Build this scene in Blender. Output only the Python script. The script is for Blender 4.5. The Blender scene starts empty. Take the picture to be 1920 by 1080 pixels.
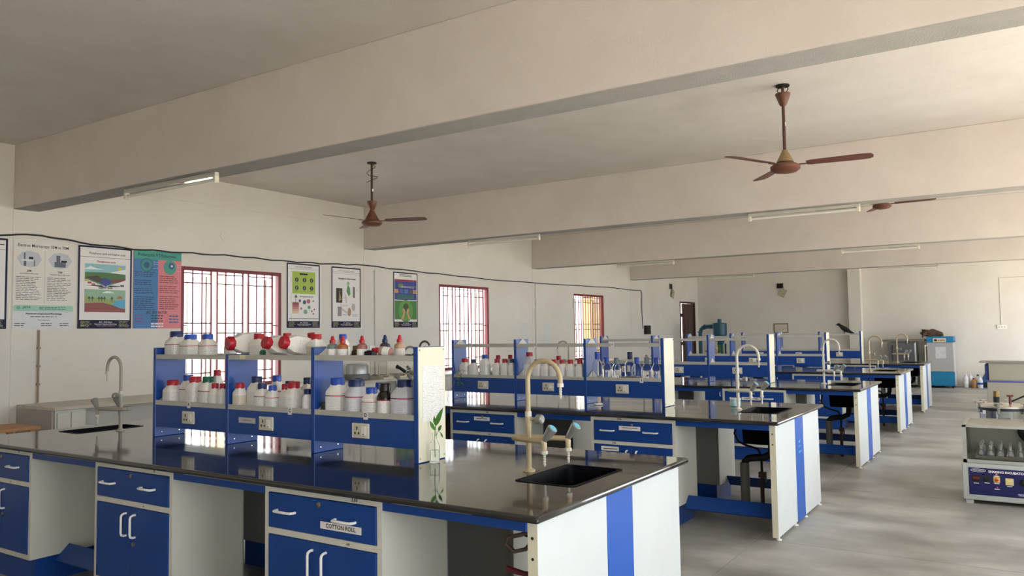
import bpy, bmesh, math, random
from mathutils import Matrix, Vector
random.seed(7)
S = bpy.context.scene
COL = S.collection
PI = math.pi

# ---------------------------------------------------------------- camera
CAM_ROWS = ((0.83760291, 0.54608139, -0.0147133), (0.04340104, -0.03967355, 0.99826968), (0.54455277, -0.83679216, -0.05693118))
cam_data = bpy.data.cameras.new('camera')
cam_data.sensor_width = 36.0
cam_data.lens = 1468.0 / 1920.0 * 36.0
cam_data.clip_start = 0.05
cam_data.clip_end = 300
cam = bpy.data.objects.new('camera', cam_data)
COL.objects.link(cam)
cam.matrix_world = Matrix.Translation((0, 0, 1.6)) @ Matrix(CAM_ROWS).transposed().to_4x4()
S.camera = cam

# ---------------------------------------------------------------- world, sun, exposure
world = bpy.data.worlds.new('overcast_sky')
S.world = world
world.use_nodes = True
wn = world.node_tree
bg = wn.nodes['Background']
bg.inputs['Color'].default_value = (0.90, 0.96, 1.0, 1)
bg.inputs['Strength'].default_value = 3.0
sun = bpy.data.lights.new('sun', 'SUN')
sun.energy = 16.0
sun.angle = math.radians(0.8)
sun.color = (1.0, 0.96, 0.92)
sun_o = bpy.data.objects.new('sun', sun)
COL.objects.link(sun_o)
sun_o.rotation_euler = Vector((0.62, -0.10, 0.78)).to_track_quat('Z', 'Y').to_euler()
S.view_settings.view_transform = 'Standard'
S.view_settings.look = 'None'
S.view_settings.gamma = 1.0
S.view_settings.use_curve_mapping = False
S.view_settings.exposure = 1.55
S.cycles.use_denoising = True
S.cycles.max_bounces = 10
S.cycles.diffuse_bounces = 6
S.cycles.glossy_bounces = 4
S.cycles.transmission_bounces = 8
S.cycles.transparent_max_bounces = 8
S.cycles.sample_clamp_indirect = 8.0

# ---------------------------------------------------------------- room numbers
XW, XR = -8.6, 2.5            # window wall, opposite wall
YB, YF = 24.0, -4.2           # back wall, wall behind the camera
ZC, ZB = 3.6, 2.94            # ceiling, beam underside
BEAMS = [-1.12, 3.885, 8.968, 13.987, 18.92]
BW = 0.25
LWIN = [(5.80, 7.345), (10.85, 12.385), (15.80, 17.33)]
WZ0, WZ1 = 0.95, 2.475
RWIN = [(-3.6, -0.8), (0.4, 3.2), (4.9, 8.2), (9.9, 13.2), (14.9, 18.2), (19.9, 23.0)]  # unseen openings: enlarged for more daylight, the first added to lift camera-facing fronts
DOOR = (22.42, 23.69, 2.46)
BENCH_Y = [2.57, 6.05, 9.60, 13.12, 16.48]
ORD = ['nearest', 'second', 'third', 'fourth', 'farthest']
BX0, BX1 = -6.38, -1.57
BD = 1.6
RACK_X = [-5.19, -4.385, -3.58, -2.78]

# ---------------------------------------------------------------- materials
def srgb(h):
    h = h.lstrip('#')
    out = []
    for i in (0, 2, 4):
        c = int(h[i:i + 2], 16) / 255
        out.append(c / 12.92 if c <= 0.04045 else ((c + 0.055) / 1.055) ** 2.4)
    return out
MATS = {}
def mat(name, hexc, rough=0.5, metal=0.0, spec=0.5, var=0.0, vscale=6.0, hex2=None, bump=0.0, bscale=60.0,
        trans=0.0, ior=1.45, alpha=1.0, stretch=(1, 1, 1), coat=0.0, rvar=0.0, detail=5.0, span=0.22):
    if name in MATS: return MATS[name]
    m = bpy.data.materials.new(name); m.use_nodes = True
    nt = m.node_tree; b = nt.nodes['Principled BSDF']
    c = srgb(hexc)
    b.inputs['Base Color'].default_value = (*c, 1)
    b.inputs['Roughness'].default_value = rough
    b.inputs['Metallic'].default_value = metal
    b.inputs['Specular IOR Level'].default_value = spec
    b.inputs['Transmission Weight'].default_value = trans
    b.inputs['IOR'].default_value = ior
    b.inputs['Alpha'].default_value = alpha
    b.inputs['Coat Weight'].default_value = coat
    tc = nt.nodes.new('ShaderNodeTexCoord')
    mp = nt.nodes.new('ShaderNodeMapping'); mp.inputs['Scale'].default_value = stretch
    nt.links.new(tc.outputs['Object'], mp.inputs['Vector'])
    if var > 0 or rvar > 0:
        n = nt.nodes.new('ShaderNodeTexNoise'); n.inputs['Scale'].default_value = vscale
        n.inputs['Detail'].default_value = detail; n.inputs['Roughness'].default_value = 0.6
        nt.links.new(mp.outputs['Vector'], n.inputs['Vector'])
        if var > 0:
            r = nt.nodes.new('ShaderNodeValToRGB')
            r.color_ramp.elements[0].position = 0.5 - span; r.color_ramp.elements[1].position = 0.5 + span
            d = srgb(hex2) if hex2 else [x * (1 - var) for x in c]
            r.color_ramp.elements[0].color = (*d, 1); r.color_ramp.elements[1].color = (*c, 1)
            nt.links.new(n.outputs['Fac'], r.inputs['Fac']); nt.links.new(r.outputs['Color'], b.inputs['Base Color'])
        if rvar > 0:
            mr = nt.nodes.new('ShaderNodeMapRange')
            mr.inputs['From Min'].default_value = 0.35; mr.inputs['From Max'].default_value = 0.7
            mr.inputs['To Min'].default_value = rough; mr.inputs['To Max'].default_value = rough + rvar
            nt.links.new(n.outputs['Fac'], mr.inputs['Value']); nt.links.new(mr.outputs['Result'], b.inputs['Roughness'])
    if bump > 0:
        n2 = nt.nodes.new('ShaderNodeTexNoise'); n2.inputs['Scale'].default_value = bscale; n2.inputs['Detail'].default_value = 4
        nt.links.new(mp.outputs['Vector'], n2.inputs['Vector'])
        bp = nt.nodes.new('ShaderNodeBump'); bp.inputs['Strength'].default_value = bump; bp.inputs['Distance'].default_value = 0.01
        nt.links.new(n2.outputs['Fac'], bp.inputs['Height']); nt.links.new(bp.outputs['Normal'], b.inputs['Normal'])
    MATS[name] = m
    return m
def lined(name, paper, ink, scale, thresh=0.55):
    """printed sheet: rows of unreadably small print, broken up into words"""
    if name in MATS: return MATS[name]
    m = mat(name, paper, 0.6)
    nt = m.node_tree; b = nt.nodes['Principled BSDF']
    tc = nt.nodes.new('ShaderNodeTexCoord')
    w = nt.nodes.new('ShaderNodeTexWave'); w.bands_direction = 'Z'; w.inputs['Scale'].default_value = scale
    nt.links.new(tc.outputs['Object'], w.inputs['Vector'])
    mp = nt.nodes.new('ShaderNodeMapping'); mp.inputs['Scale'].default_value = (scale * 5, scale * 5, scale * 3.14)
    nt.links.new(tc.outputs['Object'], mp.inputs['Vector'])
    n = nt.nodes.new('ShaderNodeTexNoise'); n.inputs['Scale'].default_value = 1.0; n.inputs['Detail'].default_value = 2
    nt.links.new(mp.outputs['Vector'], n.inputs['Vector'])
    mu = nt.nodes.new('ShaderNodeMath'); mu.operation = 'MULTIPLY'
    nt.links.new(w.outputs['Fac'], mu.inputs[0]); nt.links.new(n.outputs['Fac'], mu.inputs[1])
    r = nt.nodes.new('ShaderNodeValToRGB'); r.color_ramp.elements[0].position = 0.38; r.color_ramp.elements[1].position = thresh
    r.color_ramp.elements[0].color = (*srgb(paper), 1); r.color_ramp.elements[1].color = (*srgb(ink), 1)
    nt.links.new(mu.outputs['Value'], r.inputs['Fac']); nt.links.new(r.outputs['Color'], b.inputs['Base Color'])
    return m

M_WALL = mat('wall_paint', 'e3e0da', 0.75, spec=0.2, var=0.1, vscale=1.3, hex2='dbd6cd', bump=0.12, bscale=25)
M_CEIL = mat('ceiling_plaster', 'dcd7d2', 0.85, spec=0.1, var=0.1, vscale=2.5, hex2='d3cdc6', bump=0.25, bscale=90)
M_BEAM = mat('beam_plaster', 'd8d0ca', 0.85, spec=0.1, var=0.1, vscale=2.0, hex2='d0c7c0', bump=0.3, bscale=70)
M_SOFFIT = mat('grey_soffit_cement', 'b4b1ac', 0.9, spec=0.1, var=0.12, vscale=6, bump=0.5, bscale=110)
M_FLOOR = mat('cement_floor', 'b4b3af', 0.34, spec=0.35, var=0.3, vscale=1.1, hex2='7a7772', bump=0.06, bscale=14, stretch=(.9, 1.6, 1), rvar=0.3, detail=10, span=0.17)
M_JOINT = mat('floor_joint', '6f6b64', 0.9)
M_GRANITE = mat('black_granite', '272524', 0.03, spec=0.6, ior=1.75, var=0.55, vscale=2.2, hex2='0d0d0f', rvar=0.10, stretch=(0.6, 1.6, 1), detail=8)
M_BLUE = mat('blue_laminate', '1b4590', 0.32, spec=0.4, var=0.1, vscale=5)
M_RACKBLUE = mat('blue_rack_laminate', '1f4a9a', 0.28, spec=0.5, var=0.14, vscale=7)
M_STRIPE = mat('bright_blue_stripe', '1957b6', 0.4, var=0.08, vscale=8)
M_FRAME = mat('grey_white_laminate', 'd6d5cb', 0.42, var=0.05, vscale=4)
M_ENDPANEL = mat('white_laminate', 'cfd5d6', 0.4, var=0.06, vscale=3)
M_CREAM = mat('cream_laminate', 'e4e0c8', 0.4, var=0.1, vscale=5)
M_SHELF = mat('grey_shelf', 'c4c2ba', 0.45, var=0.12, vscale=9)
M_WHITEPL = mat('white_plastic', 'f0efec', 0.3)
M_STEEL = mat('stainless_steel', 'b9bab8', 0.22, metal=1.0)
M_CHROME = mat('chrome', 'c9cac8', 0.12, metal=1.0)
M_LOCK = mat('lock_metal', '9a917e', 0.35, metal=1.0)
M_BLACK = mat('black_plastic', '111113', 0.4)
M_SINK = mat('black_sink', '0a0d12', 0.5, spec=0.06)
M_DARK = mat('dark_hole', '17120f', 0.7)
M_TAPBEIGE = mat('beige_coated_brass', 'b5a584', 0.32, var=0.06, vscale=20)
M_TAPGREY = mat('grey_coated_brass', 'a8a496', 0.32, var=0.06, vscale=20)
M_TAPLIGHT = mat('pale_coated_brass', 'cfccc0', 0.32)
M_KNOB = mat('grey_knob', '8f8f8a', 0.35, metal=0.3)
M_KNOBBLUE = mat('light_blue_button', '6fb9d0', 0.4)
M_MAROON = mat('maroon_paint', '7d2a36', 0.45, var=0.15, vscale=9)
M_GRILLE = mat('grille_paint', '7a3a48', 0.5)
M_FANBROWN = mat('fan_brown', '6d4434', 0.42, var=0.12, vscale=15)
M_FANBLADE = mat('fan_blade_brown', '6a4038', 0.4)
M_INK = mat('ink', '20201f', 0.7)
M_PAPER = mat('paper', 'e9e6e4', 0.7)
M_GLASS = mat('clear_glass', 'ffffff', 0.02, trans=1.0, ior=1.2)
M_ACRYL = mat('clear_acrylic', 'e6e6e2', 0.06, trans=1.0, ior=1.08)
M_WATER = mat('water', 'eef2ec', 0.0, trans=1.0, ior=1.33)
M_LEAF = mat('leaf_green', '5f9a45', 0.4, var=0.3, vscale=20)
M_PIPEGREY = mat('grey_pvc', '77756f', 0.45)
M_PIPEBROWN = mat('brown_hose', '4e3f37', 0.5)
M_RUBBER = mat('black_rubber', '15151a', 0.5)
M_WOOD = mat('orange_plywood', 'b98a5c', 0.6, var=0.2, vscale=10, stretch=(1, 8, 1))
M_DOORWOOD = mat('dark_door_wood', '4a2a20', 0.4, var=0.35, vscale=5, stretch=(8, 8, 0.7))
M_COUNTER = mat('pale_stone_counter', 'c9c2b4', 0.35, var=0.2, vscale=9)

# ---------------------------------------------------------------- geometry helpers
class G:
    def __init__(s): s.bm = bmesh.new()
    def box(s, x0, x1, y0, y1, z0, z1, bevel=0.0, seg=2):
        b = bmesh.new()
        bmesh.ops.create_cube(b, size=1)
        bmesh.ops.scale(b, vec=(x1 - x0, y1 - y0, z1 - z0), verts=b.verts)
        bmesh.ops.translate(b, vec=((x0 + x1) / 2, (y0 + y1) / 2, (z0 + z1) / 2), verts=b.verts)
        if bevel: bmesh.ops.bevel(b, geom=b.edges[:], offset=bevel, segments=seg, affect='EDGES', profile=0.5)
        return s.merge(b)
    def merge(s, b, m=None):
        if m is not None: bmesh.ops.transform(b, matrix=m, verts=b.verts)
        vm = {v: s.bm.verts.new(v.co) for v in b.verts}
        for f in b.faces:
            try: s.bm.faces.new([vm[v] for v in f.verts])
            except ValueError: pass
        b.free(); return s
    def faces(s, verts, faces):
        vs = [s.bm.verts.new(v) for v in verts]
        for f in faces: s.bm.faces.new([vs[i] for i in f])
        return s
    def rings(s, rings, cap0=True, cap1=True, closed=True):
        rv = [[s.bm.verts.new(p) for p in r] for r in rings]
        n = len(rv[0])
        for a, b in zip(rv, rv[1:]):
            for i in range(n if closed else n - 1):
                j = (i + 1) % n
                s.bm.faces.new((a[i], a[j], b[j], b[i]))
        if cap0: s.bm.faces.new(list(reversed(rv[0])))
        if cap1: s.bm.faces.new(rv[-1])
        return s
    def lathe(s, prof, n=16, c=(0, 0, 0), sq=2.0, cap0=True, cap1=True, rib=0.0, sy=1.0):
        """rings of a (radius, z) profile about a vertical axis; sq > 2 squares the section"""
        R = []
        for r, z in prof:
            ring = []
            for i in range(n):
                a = 2 * PI * i / n + PI / n
                ca, sa = math.cos(a), math.sin(a)
                k = (abs(ca) ** sq + abs(sa) ** sq) ** (-1 / sq)
                k *= 1 - (rib if i % 2 else 0)
                ring.append((c[0] + r * k * ca, c[1] + r * k * sa * sy, c[2] + z))
            R.append(ring)
        return s.rings(R, cap0, cap1)
    def tube(s, pts, r, n=8, caps=True):
        pts = [Vector(p) for p in pts]
        rs = r if isinstance(r, (list, tuple)) else [r] * len(pts)
        R = []; up = None
        for i, p in enumerate(pts):
            a = pts[max(i - 1, 0)]; b = pts[min(i + 1, len(pts) - 1)]
            t = (b - a).normalized()
            if up is None:
                up = Vector((0, 0, 1)) if abs(t.z) < 0.9 else Vector((1, 0, 0))
            u = (up - t * up.dot(t)).normalized(); v = t.cross(u); up = u
            R.append([p + (u * math.cos(2 * PI * k / n) + v * math.sin(2 * PI * k / n)) * rs[i] for k in range(n)])
        return s.rings(R, caps, caps)
    def prism(s, poly, z0, z1):
        """polygon in local xy, from z0 to z1"""
        return s.rings([[(x, y, z0) for x, y in poly], [(x, y, z1) for x, y in poly]])
    def xf(s, m):
        bmesh.ops.transform(s.bm, matrix=m, verts=s.bm.verts); return s
    def mesh(s, smooth=False):
        bmesh.ops.recalc_face_normals(s.bm, faces=s.bm.faces[:])
        me = bpy.data.meshes.new('m')
        s.bm.to_mesh(me); s.bm.free()
        if smooth:
            me.polygons.foreach_set('use_smooth', [True] * len(me.polygons))
            me.set_sharp_from_angle(angle=math.radians(38))
        return me
    def obj(s, name, m, parent=None, smooth=False, loc=None):
        return link(name, s.mesh(smooth), m, parent, loc)
def link(name, me, m=None, parent=None, loc=None):
    if m is not None and not me.materials: me.materials.append(m)
    me.name = name
    o = bpy.data.objects.new(name, me); COL.objects.link(o)
    if parent: o.parent = parent
    if loc: o.location = loc
    return o
def tag(o, label, cat, group=None):
    o['label'] = label; o['category'] = cat
    if group: o['group'] = group
    return o
def thing(name, label, cat, loc=(0, 0, 0), rotz=0.0, group=None):
    o = bpy.data.objects.new(name, None); COL.objects.link(o)
    o.empty_display_size = 0.1
    o.location = loc; o.rotation_euler = (0, 0, rotz)
    return tag(o, label, cat, group)
def struct(name, g, m, parent=None, smooth=False):
    o = g.obj(name, m, parent, smooth)
    o['kind'] = 'structure'
    return o
def copy_tree(o, parent=None):
    c = o.copy(); COL.objects.link(c); c.parent = parent
    for ch in list(o.children): copy_tree(ch, c)
    return c
def arc(c, r, a0, a1, n, plane='xz'):
    out = []
    for i in range(n + 1):
        a = a0 + (a1 - a0) * i / n
        u, v = r * math.cos(a), r * math.sin(a)
        out.append((c[0] + u, c[1], c[2] + v) if plane == 'xz' else ((c[0] + u, c[1] + v, c[2]) if plane == 'xy' else (c[0], c[1] + u, c[2] + v)))
    return out
TXT = {}
def text_mesh(t, size, align='CENTER', bold=0.0):
    k = (t, round(size, 5), align, bold)
    if k not in TXT:
        cu = bpy.data.curves.new('t', 'FONT'); cu.body = t; cu.size = size
        cu.align_x = align; cu.align_y = 'CENTER'; cu.offset = bold; cu.resolution_u = 2
        ob = bpy.data.objects.new('t', cu); COL.objects.link(ob)
        bpy.context.view_layer.update()
        me = bpy.data.meshes.new_from_object(ob.evaluated_get(bpy.context.evaluated_depsgraph_get()))
        bpy.data.objects.remove(ob); bpy.data.curves.remove(cu)
        TXT[k] = me
    return TXT[k].copy()
def text(name, t, size, m, parent, loc, rot=(PI / 2, 0, 0), align='CENTER', bold=0.0, sx=1.0):
    """lettering printed on a surface; default rotation reads from the -Y side"""
    me = text_mesh(t, size, align, bold)
    me.materials.clear()
    o = link(name, me, m, parent, loc)
    o.rotation_euler = rot; o.scale = (sx, 1, 1)
    return o
ROT_WALL = Matrix(((0, 0, 1), (1, 0, 0), (0, 1, 0))).to_euler()     # local x -> +Y, local y -> +Z, local z -> +X

# ================================================================ THE ROOM
# floor: cement bays with cut joints between them
fl = struct('floor', G().box(XW - .25, XR + .25, YF - .25, YB + .25, -0.30, -0.012), M_JOINT)
fx = [XW, -5.6, -1.765, 0.35, XR]; fy = [YF, -1.5, 1.0, 3.6, 6.112, 8.36, 11.0, 13.63, 16.4, 19.2, 21.7, YB]
for a, b in zip(fx, fx[1:]):
    for c, d in zip(fy, fy[1:]):
        G().box(a + .002, b - .002, c + .002, d - .002, -0.02, 0).obj('floor_slab', M_FLOOR, fl)
ce = struct('ceiling', G().box(XW - .25, XR + .25, YF - .25, YB + .25, ZC, ZC + .2), M_CEIL)
for y in BEAMS:
    bo = G().box(XW, XR, y, y + BW, ZB, ZC, 0.006, 1).obj('beam', M_BEAM, ce)
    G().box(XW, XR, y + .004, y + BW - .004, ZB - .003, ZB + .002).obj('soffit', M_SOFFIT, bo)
def wall_x(name, x0, x1, holes, m):
    g = G(); y = YF - .25
    for (a, b, z0, z1) in sorted(holes):
        g.box(x0, x1, y, a, 0, ZC)
        if z0 > 0: g.box(x0, x1, a, b, 0, z0)
        g.box(x0, x1, a, b, z1, ZC); y = b
    g.box(x0, x1, y, YB + .25, 0, ZC)
    bmesh.ops.remove_doubles(g.bm, verts=g.bm.verts, dist=1e-5)
    return struct(name, g, m)
wl = wall_x('wall_left', XW - .25, XW, [(a, b, WZ0, WZ1) for a, b in LWIN] + [(DOOR[0], DOOR[1], 0, DOOR[2])], M_WALL)
wr = wall_x('wall_right', XR, XR + .25, [(a, b, 0.9, 2.75) for a, b in RWIN], M_WALL)
wb = struct('wall_back', G().box(XW, XR, YB, YB + .25, 0, ZC), M_WALL)
struct('wall_front', G().box(XW, XR, YF - .25, YF, 0, ZC), M_WALL)
for y in BEAMS[1:]:
    G().box(XW, XW + .004, y, y + BW, 0, ZB).obj('column', M_WALL, wl)
G().box(-4.10, -3.78, YB - .30, YB, 0, ZC).obj('column', M_WALL, wb)
G().box(XW, XR, YB - .02, YB, 3.17, ZC).obj('ring_beam', M_WALL, wb)
G().box(XW, XW + .015, 4.14, 8.965, 3.28, 3.29).obj('plaster_line', M_WALL, wl)
# thin cut line of the blocked-up panel on the back wall
G().box(-0.47, 1.2, YB - .004, YB, 2.842, 2.85).obj('plaster_line', mat('pencil_line', '9a917f', 0.8), wb)

def window(n, xa, xb, y0, y1, z0, z1, grille=True):
    """steel window set in the wall between x = xa (outside) and xb (room)"""
    o = bpy.data.objects.new('window_%d' % n, None); COL.objects.link(o)
    o['kind'] = 'structure'; o.location = ((xa + xb) / 2, (y0 + y1) / 2, z0)
    w, h = (y1 - y0) / 2, z1 - z0
    d = (xb - xa) / 2
    t = 0.045
    xi = d - 0.035
    fd = .035
    g = G().box(xi - fd, xi + .03, -w, w, h - t, h).box(xi - fd, xi + .03, -w, w, 0, t)
    g.box(xi - fd, xi + .03, -w, -w + t, t, h - t).box(xi - fd, xi + .03, w - t, w, t, h - t)
    g.obj('window_frame', M_MAROON, o)
    G().box(-d - .03, d + .015, -w - .02, w + .02, -0.03, 0.0).obj('window_sill', M_WALL, o)
    if not grille: return o
    pw = (2 * w - 2 * t) / 3
    for k in range(3):
        a = -w + t + k * pw + .02; b = a + pw - .09
        for q in range(4):
            yy = a + (b - a) * q / 3; r = .010 if q in (0, 3) else .0075
            G().box(xi - .02 - r, xi - .02 + r, yy - r, yy + r, t, h - t).obj('grille_bar', M_GRILLE, o)
        for zz in (h - .075, h - .195, .825, .70, .20, .08):
            G().box(xi - .025, xi - .015, a, b, zz - .0075, zz + .0075).obj('grille_bar', M_GRILLE, o)
    for yy in (-w + t, w - t):
        G().box(xi - .03, xi - .01, min(yy, yy + .06 * (1 if yy < 0 else -1)), max(yy, yy + .06 * (1 if yy < 0 else -1)), .79, .80).obj('grille_lug', M_GRILLE, o)
    # casement leaves folded back outside
    for side, yy in ((1, w - .075), (-1, -w * .33)):
        g = G().box(-d - .42, -d + .02, yy - .012, yy + .012, .05, .09).box(-d - .42, -d + .02, yy - .012, yy + .012, h - .13, h - .09)
        g.box(-d - .42, -d - .38, yy - .012, yy + .012, .09, h - .13).box(-d - .02, -d + .02, yy - .012, yy + .012, .09, h - .13)
        lf = g.obj('casement', mat('casement_paint', 'a9a596', 0.5), o)
        G().box(-d - .38, -d - .02, yy - .002, yy + .002, .09, h - .13).obj('pane', mat('frosted_pane', 'eef0ee', 0.4, trans=0.8, ior=1.05), lf)
    return o
for i, (a, b) in enumerate(LWIN): window(i + 1, XW - .25, XW, a, b, WZ0, WZ1)
for i, (a, b) in enumerate(RWIN):
    w = window(i + 4, XR, XR + .25, a, b, 0.9, 2.75, False)
    w.scale = (-1, 1, 1)
# light portals: they give off nothing, they only guide daylight sampling through the openings
for (a, b, z0, z1, x, ry) in [(a, b, WZ0, WZ1, XW - .27, 1) for a, b in LWIN] + [(a, b, .9, 2.75, XR + .27, -1) for a, b in RWIN]:
    l = bpy.data.lights.new('portal', 'AREA'); l.shape = 'RECTANGLE'; l.size = z1 - z0; l.size_y = b - a
    l.cycles.is_portal = True
    o = bpy.data.objects.new('window_portal', l); COL.objects.link(o)
    o.location = (x, (a + b) / 2, (z0 + z1) / 2)
    o.rotation_euler = (0, -PI / 2 * ry, 0)
# outside ground, a verandah post and a far wall beyond the windows
struct('ground_outside', G().box(-40, XW - .25, -30, 60, -.6, -.35).box(XR + .25, 40, -30, 60, -.6, -.35), mat('pale_ground', 'b9b2a2', 0.9))
post = G().box(-10.35, -10.15, 7.45, 7.62, -.35, 3.4)
tag(post.obj('verandah_post', mat('pale_post', 'd8cfae', 0.8)), 'pale plastered post outside behind the first barred window', 'post')

# door at the far end of the window wall
d = bpy.data.objects.new('door_1', None); COL.objects.link(d); d['kind'] = 'structure'; d.location = (XW, DOOR[0], 0)
W = DOOR[1] - DOOR[0]
g = G().box(-.12, .02, 0, .05, 0, DOOR[2]).box(-.12, .02, W - .05, W, 0, DOOR[2]).box(-.12, .02, .05, W - .05, DOOR[2] - .05, DOOR[2])
g.obj('door_frame', M_DOORWOOD, d)
g = G().box(-.05, -.01, .27, W - .06, .01, DOOR[2] - .06)
leaf = g.obj('door_leaf', M_DOORWOOD, d)
for z0, z1 in ((.2, 1.0), (1.15, 2.25)):
    for a, b in ((.36, .64), (.74, 1.06)):
        G().box(-.012, .004, a, b, z0, z1, .008, 1).obj('door_panel', M_DOORWOOD, leaf)
for z in (.35, 1.2, 2.05):
    G().box(-.03, .012, .05, .275, z - .05, z + .05, .004, 1).obj('hinge', M_BLACK, d)

# ================================================================ BENCHES
CW, CDEP = 0.77, 0.47
CAB_X = [-3.17, -4.70, -6.23]
CAB_NAME = ['beside the sink bay', 'in the middle', 'at the window end']
def d_handle(length, vertical, proj=.032, r=.0065):
    h = length / 2; k = proj * .55
    p = [(-h, 0, 0), (-h, -proj * .5, 0), (-h + k * .35, -proj * .9, 0), (-h + k, -proj, 0), (h - k, -proj, 0), (h - k * .35, -proj * .9, 0), (h, -proj * .5, 0), (h, 0, 0)]
    if vertical: p = [(0, y, -x) for x, y, z in p]
    return G().tube(p, r, 8).mesh(True)
ME_HH, ME_HV = d_handle(.125, False), d_handle(.125, True)
ME_LOCK = G().lathe([(.0, 0), (.013, 0), (.013, .006), (.009, .009), (.0, .009)], 12, cap0=False, cap1=False).xf(Matrix.Rotation(PI / 2, 4, 'X')).mesh(True)
for me_, m_ in ((ME_HH, M_WHITEPL), (ME_HV, M_WHITEPL), (ME_LOCK, M_LOCK)): me_.materials.append(m_)
def make_cabinet():
    t = thing('lab_cabinet', '', 'cabinet')
    s = .028
    g = G().box(0, .018, .0, CDEP, .17, .87).box(CW - .018, CW, 0, CDEP, .17, .87)
    g.box(.018, CW - .018, .012, CDEP - .01, .17, .19)
    g.box(.018, s, 0, .02, .17, .87).box(CW - s, CW - .018, 0, .02, .17, .87)
    g.box(s, CW - s, 0, .02, .84, .87).box(s, CW - s, 0, .02, .638, .668).box(s, CW - s, 0, .02, .17, .2)
    g.obj('carcass', M_FRAME, t)
    G().box(.0, CW, CDEP - .008, CDEP, .17, .87).obj('back_panel', mat('grey_back_panel', '8e8e88', .6), t)
    G().box(.03, CW - .03, .05, CDEP - .01, 0, .17).obj('plinth', M_BLUE, t)
    dr = G().box(s + .003, CW - s - .003, -.006, .014, .671, .837, .002, 1).obj('drawer', M_BLUE, t)
    for x in (.16, .555):
        link('handle', ME_HH, None, dr, (x, -.006, .757))
    link('lock', ME_LOCK, None, dr, (CW / 2, -.005, .812))
    mid = CW / 2
    for a, b, hx in ((s + .003, mid - .0015, mid - .045), (mid + .0015, CW - s - .003, mid + .045)):
        do = G().box(a, b, -.006, .014, .203, .635, .002, 1).obj('door', M_BLUE, t)
        link('handle', ME_HV, None, do, (hx, -.006, .535))
        if a > mid: link('lock', ME_LOCK, None, do, (mid + .03, -.005, .43))
    return t
proto_cab = make_cabinet()
cab_used = False
def place_cabinet(x, y, rot, label, group):
    global cab_used
    t = proto_cab if not cab_used else copy_tree(proto_cab)
    cab_used = True
    t.location = (x, y, 0); t.rotation_euler = (0, 0, rot)
    tag(t, label, 'cabinet', group)
    return t
def pen(t, s, parent, x, z, size=.018, y=-.0012, m=M_INK):
    return text('number', s, size, m, parent, (x, y, z), bold=.0007)
def sticker(parent, x0, x1, z0, z1, s, size, y=-.0085, tilt=0):
    b = G().box(x0, x1, y, y + .0008, z0, z1).obj('sticker', M_PAPER, parent)
    text('lettering', s, size, M_INK, b, ((x0 + x1) / 2, y - .0006, (z0 + z1) / 2), bold=.0006)
    return b

def rounded_rect(x0, x1, y0, y1, r, z, n=4):
    out = []
    for cx, cy, a0 in ((x1 - r, y1 - r, 0), (x0 + r, y1 - r, PI / 2), (x0 + r, y0 + r, PI), (x1 - r, y0 + r, 1.5 * PI)):
        for i in range(n + 1):
            a = a0 + PI / 2 * i / n
            out.append((cx + r * math.cos(a), cy + r * math.sin(a), z))
    return out
SINK_R = (-2.04, -1.735)
SINK_L = (-6.17, -5.90)
def make_sink(x0, x1, label, group, pipes):
    t = thing('sink', label, 'sink', (0, 0, 0), 0, group)
    e = .012
    r = [rounded_rect(x0 - e, x1 + e, .565, 1.095, .03, .9006), rounded_rect(x0 - e, x1 + e, .565, 1.095, .03, .9025),
         rounded_rect(x0 + .006, x1 - .006, .578, 1.082, .04, .9025), rounded_rect(x0 + .010, x1 - .010, .582, 1.078, .04, .885),
         rounded_rect(x0 + .022, x1 - .022, .60, 1.06, .04, .655), rounded_rect(x0 + .05, x1 - .05, .64, 1.02, .03, .64)]
    o = [rounded_rect(x0 + .04, x1 - .04, .63, 1.03, .03, .632), rounded_rect(x0 + .012, x1 - .012, .59, 1.07, .04, .64), rounded_rect(x0 + .001, x1 - .001, .571, 1.089, .04, .869)]
    G().rings(r, False, True).rings(o, True, False).obj('basin', M_SINK, t, True)
    cx = (x0 + x1) / 2
    G().lathe([(.03, .6405), (.03, .646), (.0, .646)], 16, (cx, .83, 0), cap0=False, cap1=False).obj('drain', M_CHROME, t, True)
    if pipes:
        g = G().tube([(cx + .04, .83, .636), (cx + .04, .83, .58), (cx + .03, .83, .53), (cx - .03, .83, .495), (cx - .10, .83, .49), (cx - .16, .83, .48), (cx - .195, .84, .45), (cx - .20, .84, .40)], .032, 10)
        g.obj('trap_hose', M_RUBBER, t, True)
        G().tube([(cx - .20, .84, 0), (cx - .20, .84, .44)], .04, 12).obj('waste_pipe', M_PIPEGREY, t, True)
        g = G().tube([(cx - .07, .90, 0), (cx - .07, .90, .22), (cx - .07, .90, .36)], .018, 8)
        g.obj('supply_pipe', M_PIPEBROWN, t, True)
        g = G().tube([(cx - .07, .90, .34), (cx - .07, .90, .50), (cx - .10, .90, .555), (cx - .20, .90, .58), (cx - .26, .89, .61), (cx - .29, .87, .68), (cx - .26, .85, .78), (cx - .22, .83, .86)], .011, 8)
        g.obj('supply_hose', M_RUBBER, t, True)
        G().box(cx - .095, cx - .045, .875, .925, .31, .36, .004, 1).box(cx - .045, cx - .033, .88, .92, .27, .36, .003, 1).obj('stop_valve', M_PIPEBROWN, t)
    return t
SINKS = None
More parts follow.
